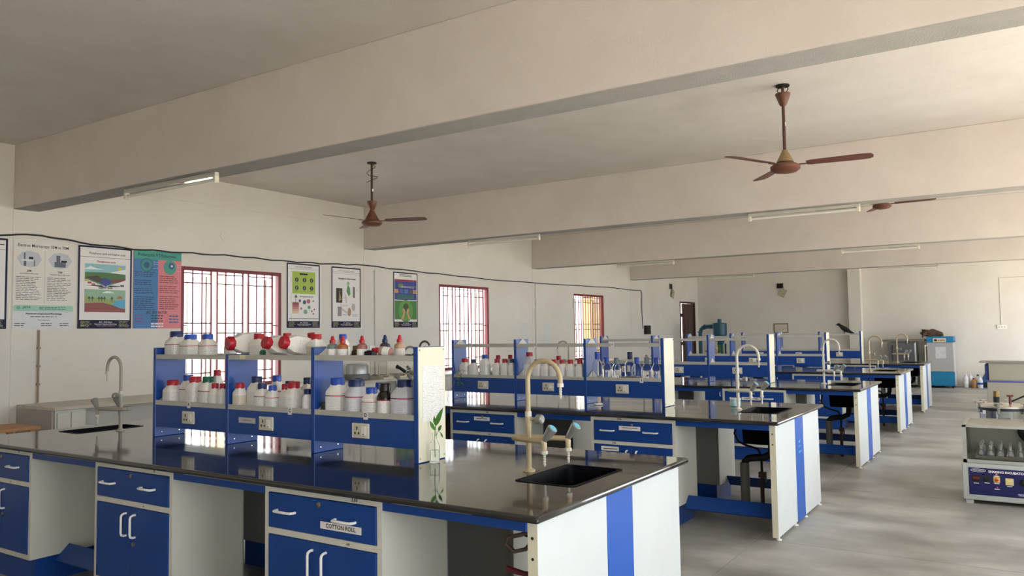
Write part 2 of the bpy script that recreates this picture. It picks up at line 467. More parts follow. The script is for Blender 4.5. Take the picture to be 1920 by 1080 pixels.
def make_worktop():
    t = thing('granite_worktop', '', 'worktop')
    xs = [BX0, SINK_L[0], SINK_L[1], SINK_R[0], SINK_R[1], BX1]; ys = [0, .575, 1.085, BD]
    b = bmesh.new()
    V = {(i, j): b.verts.new((xs[i], ys[j], .87)) for i in range(6) for j in range(4)}
    for i in range(5):
        for j in range(3):
            if j == 1 and i in (1, 3): continue
            b.faces.new((V[i, j], V[i + 1, j], V[i + 1, j + 1], V[i, j + 1]))
    ex = bmesh.ops.extrude_face_region(b, geom=b.faces[:])
    bmesh.ops.translate(b, vec=(0, 0, .03), verts=[v for v in ex['geom'] if isinstance(v, bmesh.types.BMVert)])
    bmesh.ops.recalc_face_normals(b, faces=b.faces[:])
    def outer(v): return abs(v.co.x - BX0) < 1e-4 or abs(v.co.x - BX1) < 1e-4 or abs(v.co.y) < 1e-4 or abs(v.co.y - BD) < 1e-4
    ed = [e for e in b.edges if e.calc_face_angle(0) > 1 and outer(e.verts[0]) and outer(e.verts[1]) and (e.verts[0].co.z > .89) == (e.verts[1].co.z > .89)]
    vert = [e for e in b.edges if e.calc_face_angle(0) > 1 and outer(e.verts[0]) and outer(e.verts[1]) and abs(e.verts[0].co.z - e.verts[1].co.z) > .02 and
            abs(e.verts[0].co.x - e.verts[1].co.x) < 1e-5 and (abs(e.verts[0].co.x - BX0) < 1e-4 or abs(e.verts[0].co.x - BX1) < 1e-4) and (abs(e.verts[0].co.y) < 1e-4 or abs(e.verts[0].co.y - BD) < 1e-4)]
    bmesh.ops.bevel(b, geom=list(set(ed + vert)), offset=.012, segments=3, affect='EDGES', profile=.5)
    g = G(); g.bm.free(); g.bm = b
    me = g.mesh(False)
    link('slab', me, M_GRANITE, t)
    return t
def foot_rail(x0, x1, y, parent, flip=False):
    """sloping footrest: a tilted board on two short brackets"""
    a = (0, .10, -1) if not flip else (0, -.10, -1)
    p = [(y, .225), (y + (.012 if not flip else -.012), .235), (y + (.09 if not flip else -.09), .155), (y + (.075 if not flip else -.075), .14)]
    # the board's lit face slopes down toward the sitter
    p = [(y + (.10 if not flip else -.10), .225), (y + (.105 if not flip else -.105), .213), (y + (.02 if not flip else -.02), .125), (y + (.005 if not flip else -.005), .137)]
    g = G().rings([[(x0, q, z) for q, z in p], [(x1, q, z) for q, z in p]])
    o = g.obj('foot_rail', M_BLUE, parent)
    return o
def make_end_panel(x0, x1, sx):
    t = thing('bench_end_panel', '', 'panel')
    e = G().box(x0, x1, .06, BD - .06, .022, .87, .002, 1).obj('board', M_ENDPANEL, t)
    xo = x1 if sx > 0 else x0
    G().box(min(xo, xo + sx * .002), max(xo, xo + sx * .002), .66, .935, .018, .868).obj('stripe', M_STRIPE, t)
    for y in (.10, .62, .96, BD - .10):
        G().lathe([(.022, 0), (.022, .008), (.008, .012), (.008, .024)], 10, ((x0 + x1) / 2 + sx * .012, y, 0)).obj('foot', M_WHITEPL, t, True)
    G().box(x0, x1, .0585, .0605, .022, .868).obj('edge_band', M_CREAM, t)
    for z in (.80, .72):
        G().lathe([(.006, 0), (.006, .002)], 8).xf(Matrix.Translation((x0 + .022, .0585, z)) @ Matrix.Rotation(PI / 2, 4, 'X')).obj('screw', M_DARK, t)
    return t
GAPS = [(-2.40, -1.655), (-3.93, -3.17), (-5.46, -4.70)]
GAP_NAME = ['sink bay', 'middle kneehole', 'window-end kneehole']
def make_kneehole(a, b, far):
    t = thing('kneehole_rails', '', 'rail')
    if far: G().box(a, b, BD - .063, BD - .045, .825, .87).obj('apron', M_BLUE, t); foot_rail(a, b, BD - .19, t, True)
    else: G().box(a, b, .045, .063, .825, .87).obj('apron', M_BLUE, t); foot_rail(a, b, .19, t)
    return t
# ---- reagent rack
RY0, RY1 = .725, .965
def make_rack(short=False):
    t = thing('reagent_rack', '', 'rack')
    tri = G().rings([[(0, RY0 + .01, 0), (0, RY1 - .01, 0), (0, (RY0 + RY1) / 2, .075)], [(.006, RY0 + .01, 0), (.006, RY1 - .01, 0), (.006, (RY0 + RY1) / 2, .075)]]).mesh()
    tri.materials.append(M_SHELF)
    for i, x in enumerate(RACK_X):
        top = 1.53
        if short and i == 1: top = 1.487
        dv = G().box(x - .015, x + .015, RY0, RY1, .9, top, .004, 2).obj('divider', M_RACKBLUE, t)
        if i == 3:
            G().box(x + .015, x + .018, RY0 + .004, RY1 - .002, .905, 1.527).obj('end_sheet', M_CREAM, dv)
            for y in (RY0 + .015, RY1 - .015):
                for z in (.925, 1.512):
                    G().lathe([(.006, 0), (.006, .002), (0, .003)], 10, cap1=False).xf(Matrix.Translation((x + .018, y, z)) @ Matrix.Rotation(PI / 2, 4, 'Y')).obj('screw', M_LOCK, dv, True)
        else:
            for y in (RY0 + .05, RY1 - .05):
                G().lathe([(.005, 0), (.005, .003), (0, .004)], 8, cap1=False).xf(Matrix.Translation((x + .015, y, .93)) @ Matrix.Rotation(PI / 2, 4, 'Y')).obj('screw', M_CHROME, dv, True)
    for i in range(3):
        a, b = RACK_X[i] + .015, RACK_X[i + 1] - .015
        for z in (1.455, 1.133):
            g = G().box(a, b, RY0 + .004, RY1 - .004, z, z + .012)
            g.box(a, b, RY0 + .002, RY0 + .006, z - .004, z + .028).box(a, b, RY1 - .006, RY1 - .002, z - .004, z + .028)
            sh = g.obj('shelf', M_SHELF, t)
            for xx in (a, b - .006):
                if short and z > 1.4 and i <= 1: continue
                link('end_bracket', tri, None, sh, (xx, 0, z + .012))
        g = G().box(a, b, RY0 + .004, RY0 + .016, .975, 1.129).box(a, b, RY1 - .016, RY1 - .004, .975, 1.129).box(a, b, RY0 + .016, RY1 - .016, .975, .985)
        g.obj('socket_panel', M_RACKBLUE, t)
    return t
def make_socket(parent, x, z, y):
    s = G().box(x - .065, x + .065, y - .010, y, z - .042, z + .042, .003, 2).obj('socket', mat('socket_plate', 'dcd8c8', .35), parent)
    G().box(x - .052, x + .052, y - .0125, y - .010, z - .031, z + .031, .001, 1).obj('socket_insert', mat('socket_insert', 'd2cdbb', .4), s)
    G().box(x + .012, x + .046, y - .017, y - .0125, z - .026, z + .026, .002, 1).obj('rocker', M_WHITEPL, s)
    for dx, dz, w, h in ((-.022, .014, .004, .010), (-.036, -.014, .005, .006), (-.009, -.014, .005, .006), (.03, -.018, .006, .002)):
        G().box(x + dx - w, x + dx + w, y - (.0132 if dx < 0 else .0175), y - .012, z + dz - h, z + dz + h).obj('pin_hole', M_DARK, s)
    return s
# ---- lab tap
def make_tap(m):
    t = thing('lab_tap', '', 'tap')
    G().lathe([(.0, 0), (.032, 0), (.032, .006), (.018, .012), (.013, .02)], 16, cap0=False).obj('base_flange', m, t, True)
    G().lathe([(.013, .01), (.014, .13), (.014, .20), (.016, .22), (.016, .285), (.014, .29)], 12).obj('post', m, t, True)
    pts = [(0, 0, .28), (0, 0, .36), (0, 0, .46)] + arc((.095, 0, .462), .095, PI, 0.12, 12) + [(.19, 0, .445)]
    G().tube(pts, .0125, 10).obj('gooseneck', m, t, True)
    G().lathe([(.017, .275), (.017, .300)], 10).lathe([(.016, 0), (.016, .018), (.010, .020)], 8, (.19, 0, .427)).obj('collar', M_TAPLIGHT, t, True)
    def barb(x, y, z):
        pr = [(.010, 0)]
        for k in range(4): pr += [(.0055, -.008 - k * .013), (.0085, -.012 - k * .013)]
        pr += [(.004, -.062)]
        return G().lathe([(r, zz) for r, zz in pr], 10, (x, y, z)).obj('hose_barb', M_TAPLIGHT, t, True)
    barb(.19, 0, .430)
    # side valve
    G().tube([(0, 0, .262), (.05, .005, .262)], .010, 8).obj('side_branch', m, t, True)
    k = G().lathe([(.016, 0), (.024, .004), (.024, .032), (.018, .038), (0, .038)], 14, cap1=False).xf(Matrix.Translation((.045, .004, .262)) @ Matrix.Rotation(PI / 2, 4, 'Y')).obj('valve_knob', M_KNOB, t, True)
    # forked manifold
    zf = .165
    G().tube([(-.055, .0, zf), (-.075, -.012, zf), (-.07, -.03, zf), (-.03, -.045, zf), (.13, -.075, zf)], .0135, 10).tube([(-.075, -.002, zf), (-.07, .022, zf), (-.03, .04, zf), (.10, .062, zf), (.175, .075, zf)], .0135, 10).obj('manifold', m, t, True)
    for x, y in ((.13, -.072), (.182, .075)):
        G().tube([(x - .005, y, zf), (x + .004, y, zf - .012), (x + .004, y, zf - .045)], [.0145, .0145, .0125], 10).obj('elbow', m, t, True)
        G().lathe([(.017, 0), (.017, .016), (.012, .017)], 6, (x + .004, y, zf - .062)).obj('hex_nut', M_TAPLIGHT, t, True)
        barb(x + .004, y, zf - .06)
        mk = Matrix.Translation((x + .005, y, zf + .005)) @ Matrix.Rotation(math.radians(38), 4, 'Y')
        kn = G().lathe([(.013, 0), (.017, .014), (.024, .06), (.026, .068), (.026, .078), (.0235, .080), (.0, .080)], 16, cap1=False).xf(mk).obj('valve_knob', M_KNOB, t, True)
        G().lathe([(.020, .080), (.019, .083), (0, .083)], 16, cap0=False, cap1=False).xf(mk).obj('blue_button', M_KNOBBLUE, kn, True)
    return t

proto_top = make_worktop(); proto_ends = [make_end_panel(-1.655, -1.61, 1), make_end_panel(-6.335, -6.29, -1)]; proto_knee = [make_kneehole(a, b, far) for far in (False, True) for a, b in GAPS]; proto_rack = make_rack()
rack_first = make_rack(True)
proto_sinkR = make_sink(*SINK_R, '', 'sinks at the aisle end of the benches', True)
proto_sinkL = make_sink(*SINK_L, '', 'sinks at the window end of the benches', False)
SOCK_X = [-4.79, -3.995, -3.187]
RACKS = []; CABS = []; SCRAWL = []
used_rack = False
for i, y0 in enumerate(BENCH_Y):
    o = ORD[i]
    t = proto_top if i == 0 else copy_tree(proto_top)
    t.location = (0, y0, 0); tag(t, 'polished black granite worktop of the %s bench' % o, 'worktop', 'granite worktops')
    for k, pe in enumerate(proto_ends):
        f = pe if i == 0 else copy_tree(pe)
        f.location = (0, y0, 0); tag(f, 'white end panel with blue stripe at the %s end of the %s bench' % (('aisle', 'window')[k], o), 'panel', 'bench end panels')
        if k == 0 and i in (1, 2, 3):
            SCRAWL.append(f)
    for k, pk in enumerate(proto_knee):
        f = pk if i == 0 else copy_tree(pk)
        f.location = (0, y0, 0); tag(f, 'blue apron and foot rail of the %s, %s side of the %s bench' % (GAP_NAME[k % 3], ('near', 'far')[k // 3], o), 'rail', 'kneehole rails')
    for nm, pr, side in (('R', proto_sinkR, 'aisle'), ('L', proto_sinkL, 'window')):
        s = pr if i == 0 else copy_tree(pr)
        s.location = (0, y0, 0)
        tag(s, 'black sink basin set in the %s end of the %s bench' % (side, o), 'sink')
    for k, x in enumerate(CAB_X):
        lb = 'blue grey-framed drawer cabinet %s, facing the camera, of the %s bench' % (CAB_NAME[k], o)
        c = place_cabinet(x, y0 + .04, 0, lb, 'cabinets on the front of the benches')
        place_cabinet(x + CW, y0 + BD - .04, PI, 'cabinet %s on the far side of the %s bench, grey back showing' % (CAB_NAME[k], o), 'cabinets on the far side of the benches')
        CABS.append((i, k, c))
    # rack
    if i == 0: r = rack_first
    elif not used_rack: r = proto_rack; used_rack = True
    else: r = copy_tree(proto_rack)
    r.location = (0, y0, 0)
    tag(r, 'blue reagent rack with grey shelves standing on the %s bench' % o, 'rack', 'reagent racks')
    RACKS.append(r)
for q, f in enumerate(SCRAWL):
    rr = random.Random(q + 3); g = G()
    for k in range(3):
        z = .66 - k * .045; y = .76
        p_ = []
        while y < .86: p_.append((-1.6075, y, z + rr.uniform(-.014, .014))); y += rr.uniform(.008, .016)
        g.tube(p_, .0022, 4)
    g.obj('marker_scrawl', mat('cyan_marker', '63b4e6', .5), f)
for i, k, c in CABS:
    if i == 0 and k == 0:
        c['label'] = 'blue cabinet with a COTTON ROLL drawer sticker under the nearest bench'
        st = sticker(c, .395, .655, .706, .739, 'COTTON ROLL', .027)
        st.rotation_euler = (0, 0, 0)
        pen(c, '330', c, .605, .856, .027); pen(c, '318', c, .565, .652, .013)
    elif i == 0:
        pen(c, '35', c, .60, .856, .016); pen(c, '35', c, .50, .652, .012)
    elif i == 1 and k == 0:
        pen(c, '316', c, .27, .856, .026); pen(c, '316', c, .22, .652, .022)
        b = sticker(c, .27, .465, .765, .80, '', .01); G().box(.30, .44, -.0092, -.0086, .784, .789).obj('print_line', M_INK, b)
        b = sticker(c, .10, .265, .585, .622, '', .01); G().box(.12, .25, -.0092, -.0086, .600, .606).obj('print_line', M_INK, b)
    elif i == 1 and k == 1:
        pen(c, '321', c, .44, .856, .02); pen(c, '319', c, .46, .652, .02)
        b = sticker(c, .29, .47, .775, .81, '', .01); G().box(.32, .44, -.0092, -.0086, .79, .796).obj('print_line', M_INK, b)
    elif i == 2 and k == 0:
        sticker(c, .24, .47, .735, .77, 'SCREW CAP TUBES', .02)
for i, r in enumerate(RACKS):
    for x in SOCK_X:
        make_socket(r, x, 1.055, RY0 + .004)
    # taps
    for side, x, rz in (('aisle', -2.125, 0), ('window', -5.785, PI)):
        m = (M_TAPBEIGE if i == 0 else M_TAPLIGHT if i in (1, 2) else M_TAPBEIGE) if side == 'aisle' else M_TAPGREY
        tp = make_tap(m)
        tp.location = (x, BENCH_Y[i] + .83, .9); tp.rotation_euler = (0, 0, rz)
        tag(tp, '%s gooseneck lab tap with two side valves, %s end of the %s bench' % ({'aisle': 'beige' if i in (0, 3, 4) else 'pale grey', 'window': 'grey'}[side], side, ORD[i]), 'tap', 'bench taps')
# letters and notes stuck on the nearest rack
def rack_letter(r, x, z, ch, size=.022):
    b = G().box(x - .017, x + .017, RY0 + .0005, RY0 + .0018, z - .024, z + .024).obj('letter_tag', M_PAPER, r)
    text('letter', ch, size * 1.3, M_INK, b, (x, RY0, z), bold=.0012)
for x, ch in ((-4.79, 'A'), (-3.78, 'C'), (-3.15, 'D')): rack_letter(RACKS[0], x, 1.143, ch)
for x, z, ch in ((-4.95, 1.47, 'F'), (-4.14, 1.47, 'S'), (-3.28, 1.47, 'Y'), (-2.99, 1.14, 'Z')): rack_letter(RACKS[1], x, z, ch, .018)
b = G().box(-4.263, -4.10, RY0 + .0005, RY0 + .0035, 1.047, 1.082, .001, 1).obj('name_tag', mat('tag_grey', 'c4c0c0', .5), RACKS[0])
text('lettering', 'CHEMICALS', .016, M_INK, b, (-4.182, RY0, 1.0645))
G().box(-4.255, -4.20, RY0 + .0005, RY0 + .0015, 1.455, 1.483).obj('number_tag', mat('yellow_tag', 'e6e0b4', .6), RACKS[0])
pl = G().box(RACK_X[3] + .0182, RACK_X[3] + .0192, RY0 + .035, RY1 - .02, 1.12, 1.425).obj('paper_list', lined('list_print', 'e8e7e4', '9b9b98', 38, .62), RACKS[0])

# hose loop and red lever under the nearest sink
h = thing('coiled_hose', 'dark rubber hose loop with red lever valve hanging under the nearest sink', 'hose', (-1.70, BENCH_Y[0] + .13, .742))
G().tube([(.045, 0, .11), (.03, 0, .07), (-.03, 0, .045), (-.085, -.01, .03), (-.10, -.01, 0), (-.06, -.005, -.025), (-.01, 0, -.01), (.045, 0, .045)], .009, 8).obj('hose', M_PIPEBROWN, h, True)
G().tube([(.045, 0, -.105), (-.02, 0, -.108), (-.10, 0, -.10)], [.011, .011, .014], 8).obj('lever', mat('dark_red_grip', '5a1a26', .5), h, True)

# ================================================================ BOTTLES
M_BOT = mat('white_hdpe', 'efece6', .42)
M_BOTGREY = mat('silver_grey_hdpe', 'c9c9d0', .4)
CAPS = {'red': mat('red_cap', 'b51f30', .35), 'blue': mat('blue_cap', '2a4fb4', .35), 'navy': mat('navy_cap', '1b2c5c', .35), 'green': mat('green_cap', '1c6b50', .4),
        'black': mat('black_cap', '151417', .35), 'grey': mat('grey_cap', '6e7c88', .4), 'olive': mat('olive_cap', '6d6130', .5), 'crimson': mat('crimson_cap', '8e1526', .4)}
LABELS = [lined('label_white', 'f3f2ef', 'a2a2a6', 60), lined('label_cream', 'e6dfce', '8f8678', 60), lined('label_grey', 'dadbe2', '9092a0', 60)]
M_RED = mat('red_print', 'b82338', .5); M_BLKP = mat('black_print', '23242c', .5)
def seat(y, e):
    """keep a bottle of half-width e behind the shelf lips of the rack it stands on"""
    for y0 in BENCH_Y[:2]:
        if y0 < y < y0 + BD: return min(max(y, y0 + RY0 + .008 + e), y0 + RY1 - .008 - e)
    return y
def bottle(label, x, y, z, h, w, cap, style=0, rz=None, lab=0, body=None, stripe=True, group='reagent bottles'):
    if rz is None: rz = random.uniform(-.1, .1)
    if z > 1: y = seat(y, w / 2 * (1.10 if style == 0 else 1.02))
    t = thing('reagent_bottle', label, 'bottle', (x, y, z), rz, group)
    r = w / 2; sq = 5.0 if style == 0 else 2.0
    n = 20
    bm_ = body or M_BOT
    ch = min(.042, h * .24); neck = h - ch
    G().lathe([(r * .92, 0), (r, .008), (r, neck * .70), (r * .96, neck * .78), (r * .66, neck * .95), (r * .60, neck + .004)], n, sq=sq).obj('body', bm_, t, True)
    cr = r * .70
    G().lathe([(cr, neck), (cr, neck + ch * .82), (cr * .9, h), (cr * .5, h)], 24, rib=.04).obj('cap', CAPS[cap], t, True)
    G().lathe([(r * 1.008, neck * .08), (r * 1.008, neck * .62)], n, sq=sq, cap0=False, cap1=False).obj('label', LABELS[lab], t, True)
    if stripe:
        rr = r * 1.014
        g = G().lathe([(rr, neck * .60), (rr, neck * .635)], n, sq=sq, cap0=False, cap1=False)
        s = g.obj('label_stripe', M_RED, t, True)
        s.data.materials.append(M_BLKP)
        for p in s.data.polygons:
            if p.center.x < -r * .3: p.material_index = 1
    return t
ZU, ZL = 1.4675, 1.1455
W1 = .80
b1 = ', top shelf of nearest rack'
l1 = ', lower shelf of nearest rack'
def up(label, x, y, h, w, cap, **k): return bottle(label, x, y, ZU, h, w * .80, cap, **k)
def lo(label, x, y, h, w, cap, **k): return bottle(label, x, y, ZL, h, w * .80, cap, **k)
up('tall white bottle with navy cap at the far left end' + b1, -5.088, 3.40, .178, .165, 'navy')
up('white bottle with blue cap second from left' + b1, -4.925, 3.40, .154, .155, 'blue')
up('white bottle with blue cap left of the big toppled bottle' + b1, -4.69, 3.37, .154, .13, 'blue')
up('small white bottle mostly hidden by the big toppled bottle' + b1, -4.585, 3.475, .115, .09, 'red', stripe=False)
up('upright white bottle with red cap between the toppled bottles' + b1, -4.205, 3.41, .150, .127, 'red', stripe=False)
up('red-capped white bottle standing behind the toppled bottles' + b1, -4.02, 3.482, .152, .095, 'red', stripe=False)
up('squat white bottle with wide red cap by the middle divider' + b1, -3.66, 3.40, .142, .118, 'red', stripe=False, lab=1)
up('white bottle with blue cap behind the first dropper bottle' + b1, -3.512, 3.478, .138, .085, 'blue')
def lying(label, tip, tail, h, w, cap, roll=0.0, style=0, lab=0, body=None, stripe=False):
    """a toppled bottle; tail = middle of its base, cap pointing to tip"""
    t = bottle(label, 0, 0, 0, h, w, cap, style, 0, lab, body, stripe)
    dv = (Vector(tip) - Vector(tail)).normalized()
    q = dv.to_track_quat('Z', 'X')
    t.rotation_mode = 'QUATERNION'
    t.rotation_quaternion = q @ Matrix.Rotation(roll, 3, 'Z').to_quaternion()
    t.location = tail
    return t
lying('big toppled white bottle, red cap above the first divider' + b1, (-4.380, 3.28, 1.557), (-4.325, 3.51, 1.557), .225, .136, 'red', 0)
lying('toppled red-capped white bottle, middle one of three' + b1, (-3.985, 3.28, 1.562), (-3.965, 3.430, 1.531), .165, .116, 'red', 0)
lying('toppled white bottle with red cap nearest the middle divider' + b1, (-3.845, 3.28, 1.564), (-3.805, 3.445, 1.531), .170, .116, 'red', 0)
lying('tilted bottle showing a dark red cap behind the toppled ones' + b1, (-3.795, 3.48, 1.62), (-3.78, 3.487, 1.474), .145, .070, 'crimson', 0, 2)
lying('small green-capped bottle lying among the red-capped ones' + b1, (-4.095, 3.335, 1.495), (-4.085, 3.435, 1.495), .10, .052, 'green', 0, 2)
def dropper(label, x, y, h, w, liquid, cap, z=ZU, rz=0):
    t = thing('dropper_bottle', label, 'bottle', (x, y, z), rz, 'dropper bottles')
    r = w / 2
    G().lathe([(r * .95, 0), (r, .004), (r, h * .50), (r * .9, h * .58), (r * .42, h * .66), (r * .42, h * .68)], 16).obj('body', mat('dropper_' + liquid, liquid, .3, var=.1, vscale=30), t, True)
    G().lathe([(r * .55, h * .67), (r * .55, h * .80), (r * .36, h * .83), (r * .30, h * .95), (r * .16, h)], 16, rib=.04).obj('cap', CAPS[cap], t, True)
    G().lathe([(r * 1.01, h * .06), (r * 1.01, h * .40)], 16, cap0=False, cap1=False).obj('label', LABELS[0], t, True)
    return t
dropper('dropper bottle of grey-green liquid with red cap, leftmost dropper' + b1, -3.462, 3.345, .128, .068, '7f8c88', 'red')
dropper('dropper bottle of orange liquid with red cap' + b1, -3.378, 3.345, .128, .064, 'b06a42', 'red')
dropper('dropper bottle of pinkish brown liquid with red cap' + b1, -3.222, 3.345, .128, .062, '9c6a5e', 'red')
dropper('dropper bottle of dark liquid with navy cap' + b1, -3.135, 3.445, .130, .062, '4a4450', 'navy')
dropper('dropper bottle of cream liquid with red cap, rightmost dropper' + b1, -3.005, 3.425, .130, .062, 'c2a181', 'red')
t = dropper('dropper bottle with bright red cap lying on its side' + b1, 0, 0, .125, .056, 'b98a80', 'red', 0)
t.rotation_mode = 'QUATERNION'; t.rotation_quaternion = Vector((-1, -.3, .18)).to_track_quat('Z', 'X'); t.location = (-2.995, 3.345, ZU + .029)
t = thing('brown_jar', 'dark brown jar with olive lid between dropper bottles' + b1, 'jar', (-3.315, 3.40, ZU))
G().lathe([(.030, 0), (.034, .01), (.034, .035), (.024, .046)], 16).obj('body', mat('amber_glass', '3a1c17', .15, spec=.7), t, True)
G().lathe([(.026, .044), (.026, .066), (.022, .069)], 20, rib=.03).obj('lid', CAPS['olive'], t, True)
t = thing('black_box', 'small black box-shaped bottle among the dropper bottles' + b1, 'box', (-3.155, 3.345, ZU))
G().box(-.028, .028, -.025, .025, 0, .038, .004).obj('case', M_BLACK, t); G().box(-.012, .024, -.02, .02, .038, .043, .002).obj('lid', M_BLACK, t)
t = thing('dark_stopper', 'dark navy stopper lying near the right end' + b1, 'stopper', (-2.875, 3.345, ZU))
G().lathe([(.020, 0), (.022, .006), (.018, .018), (.008, .022)], 14).obj('rim', CAPS['navy'], t, True)
t = thing('brown_stopper', 'dark brown stopper lying against the end divider' + b1, 'stopper', (-2.825, 3.35, ZU))
G().lathe([(.018, 0), (.022, .010), (.018, .024), (.008, .028)], 14).obj('rim', mat('brown_rubber', '3c1f1e', .5), t, True)
tag(G().tube([(-2.87, 3.44, ZU)] + arc((-2.832, 3.44, ZU + .055), .036, PI, .35, 8), .006, 8).obj('rubber_tube', mat('grey_rubber', '4b4d50', .5), None, True), 'dark rubber tube arching over the end of the nearest rack', 'tube')

lo('white bottle with red cap alone at the left end' + l1, -5.075, 3.345, .154, .145, 'red', stripe=False)
lo('tall white bottle with blue cap in the left bay' + l1, -4.945, 3.40, .191, .125, 'blue')
lo('red-capped white bottle amid the left bay' + l1, -4.815, 3.345, .185, .138, 'red', stripe=False)
lo('white bottle with green cap in the left bay' + l1, -4.672, 3.345, .187, .135, 'green')
lo('tall red-capped bottle at back of left bay' + l1, -4.735, 3.48, .225, .09, 'red', stripe=False)
lo('slim white bottle with red cap left of the first divider' + l1, -4.565, 3.335, .144, .085, 'red', stripe=False)
lo('slim white bottle with red cap touching the first divider' + l1, -4.478, 3.335, .146, .085, 'red', stripe=False)
lo('beige-labelled red-capped bottle, left in the middle bay' + l1, -4.315, 3.335, .153, .10, 'red', lab=1, stripe=False)
lo('tall white bottle with navy cap in the middle bay' + l1, -4.215, 3.40, .194, .125, 'navy', stripe=False)
lo('tall blue-capped bottle at the back of the middle bay' + l1, -4.10, 3.468, .199, .10, 'blue')
lo('navy-capped black-striped bottle in front of middle bay' + l1, -4.098, 3.335, .155, .105, 'navy')
lo('small white bottle with bright blue cap in the middle bay' + l1, -3.995, 3.335, .144, .095, 'blue')
lo('navy-lidded bottle hidden behind red caps, middle bay' + l1, -3.975, 3.465, .165, .10, 'navy')
lo('slim red-capped bottle beside the big one in the middle bay' + l1, -3.915, 3.375, .153, .075, 'red', stripe=False)
lo('big white bottle with wide red cap in the middle bay' + l1, -3.815, 3.345, .170, .13, 'red', stripe=False)
lo('navy-capped bottle at the back right of the middle bay' + l1, -3.815, 3.47, .190, .095, 'navy')
lo('white bottle with red cap left of the middle divider' + l1, -3.70, 3.43, .175, .11, 'red', stripe=False)
lo('small rounded bottle with navy cap against the middle divider' + l1, -3.668, 3.335, .130, .085, 'navy', style=2, stripe=False)
lo('big white blue-capped bottle, leftmost of the right bay' + l1, -3.445, 3.37, .200, .150, 'blue', rz=.2)
lo('navy-capped bottle hidden behind two big ones, right bay' + l1, -3.375, 3.475, .196, .07, 'navy')
lo('big silver-grey round bottle with navy cap in the right bay' + l1, -3.295, 3.36, .195, .170, 'navy', style=2, body=M_BOTGREY, lab=2)
lo('blue-capped bottle at the back of the right bay' + l1, -3.222, 3.485, .170, .075, 'blue')
lo('small blue-capped red-striped white bottle in right bay' + l1, -3.158, 3.345, .152, .115, 'blue')
t = lo('black bottle with tall black cap in the right bay' + l1, -3.055, 3.355, .178, .118, 'black', style=2, body=mat('black_bottle', '1a1415', .25), stripe=True)
lo('big silver-grey bottle with navy cap at the right end' + l1, -2.925, 3.365, .200, .165, 'navy', body=M_BOTGREY, lab=2, rz=.1)
tag(G().box(-3.54, -3.51, 3.32, 3.47, ZL, ZL + .055, .006).obj('folded_pouch', mat('dark_olive_cloth', '3f4638', .8)), 'dark olive pouch tucked left of the big bottles on the nearest rack', 'pouch')
# second rack
l2 = ', lower shelf of second rack'
D2 = -.035
def lo2(label, x, y, h, w, cap, **k): return bottle(label, x, y + D2, ZL, h, w * .80, cap, stripe=False, **k)
lo2('red-capped white bottle at the left end' + l2, -5.07, 6.86, .184, .125, 'red')
lo2('grey-white bottle with navy cap second from the left' + l2, -4.955, 6.87, .177, .105, 'navy')
lo2('taller white bottle with blue cap in the left bay' + l2, -4.805, 6.87, .225, .12, 'blue')
lo2('tall red-capped bottle at the back of the left bay' + l2, -4.715, 6.99, .215, .085, 'red')
lo2('white bottle with red cap right of the blue-capped one' + l2, -4.645, 6.83, .182, .105, 'red')
lo2('red-capped bottle second from divider in left bay' + l2, -4.545, 6.83, .183, .10, 'red')
lo2('red-capped bottle at the back right of the left bay' + l2, -4.56, 6.99, .220, .085, 'red')
lo2('white bottle with navy cap against the first divider' + l2, -4.452, 6.83, .183, .085, 'navy')
lo2('large grey red-capped bottle, left in middle bay' + l2, -4.265, 6.90, .250, .125, 'red', body=M_BOTGREY)
xs = [-4.15, -4.05, -3.955, -3.86, -3.765, -3.66]
nm = ['leftmost', 'second', 'third', 'fourth', 'fifth', 'rightmost']
for n_, x in zip(nm, xs):
    lo2('small red-capped bottle, %s of the front row, middle bay of second rack' % n_, x, 6.83, .180, .098, 'red')
lo2('red-capped bottle standing behind the row in the middle bay of the second rack', -3.945, 6.945, .214, .09, 'red')
def flask(label, x, y, h, w, cap):
    t = thing('glass_reagent_bottle', label, 'bottle', (x, seat(y + D2, w / 2 * 1.03), ZL), random.uniform(0, 3), 'clear glass bottles on the second rack')
    r = w / 2; n = h * .80
    prof = [(r * .9, 0), (r, .006), (r, n * .62), (r * .85, n * .75), (r * .42, n * .92), (r * .40, n)]
    inner = [(a * .95, max(z, .004)) for a, z in prof]
    G().lathe(prof + inner[::-1], 18, cap0=True, cap1=True).obj('body', M_GLASS, t, True)
    G().lathe([(r * .50, n - .012), (r * .50, h - .003), (r * .45, h), (0, h)], 20, rib=.04, cap1=False).obj('cap', CAPS[cap], t, True)
    G().lathe([(r * .48, n - .020), (r * .48, n - .013)], 18).obj('pouring_ring', CAPS[cap], t, True)
for lab_, x, y, h, w, c in (('tall clear glass bottle with blue cap, leftmost', -3.472, 6.85, .255, .100, 'blue'), ('short clear glass bottle with blue cap, second from left', -3.371, 6.82, .205, .094, 'blue'),
        ('little clear glass bottle with navy cap at the back', -3.318, 7.0, .18, .068, 'navy'), ('short clear glass bottle with grey cap, left one', -3.268, 6.82, .20, .092, 'grey'),
        ('tall clear glass bottle with navy cap, middle', -3.165, 6.95, .254, .102, 'navy'), ('short blue-capped glass bottle right of the tall middle one', -3.058, 6.82, .206, .096, 'blue'),
        ('short clear glass bottle with grey cap, right one', -2.957, 6.84, .206, .092, 'grey'), ('short clear glass bottle with blue cap against the end divider', -2.862, 6.82, .206, .08, 'blue')):
    flask(lab_ + ' of the second rack', x, y, h, w, c)

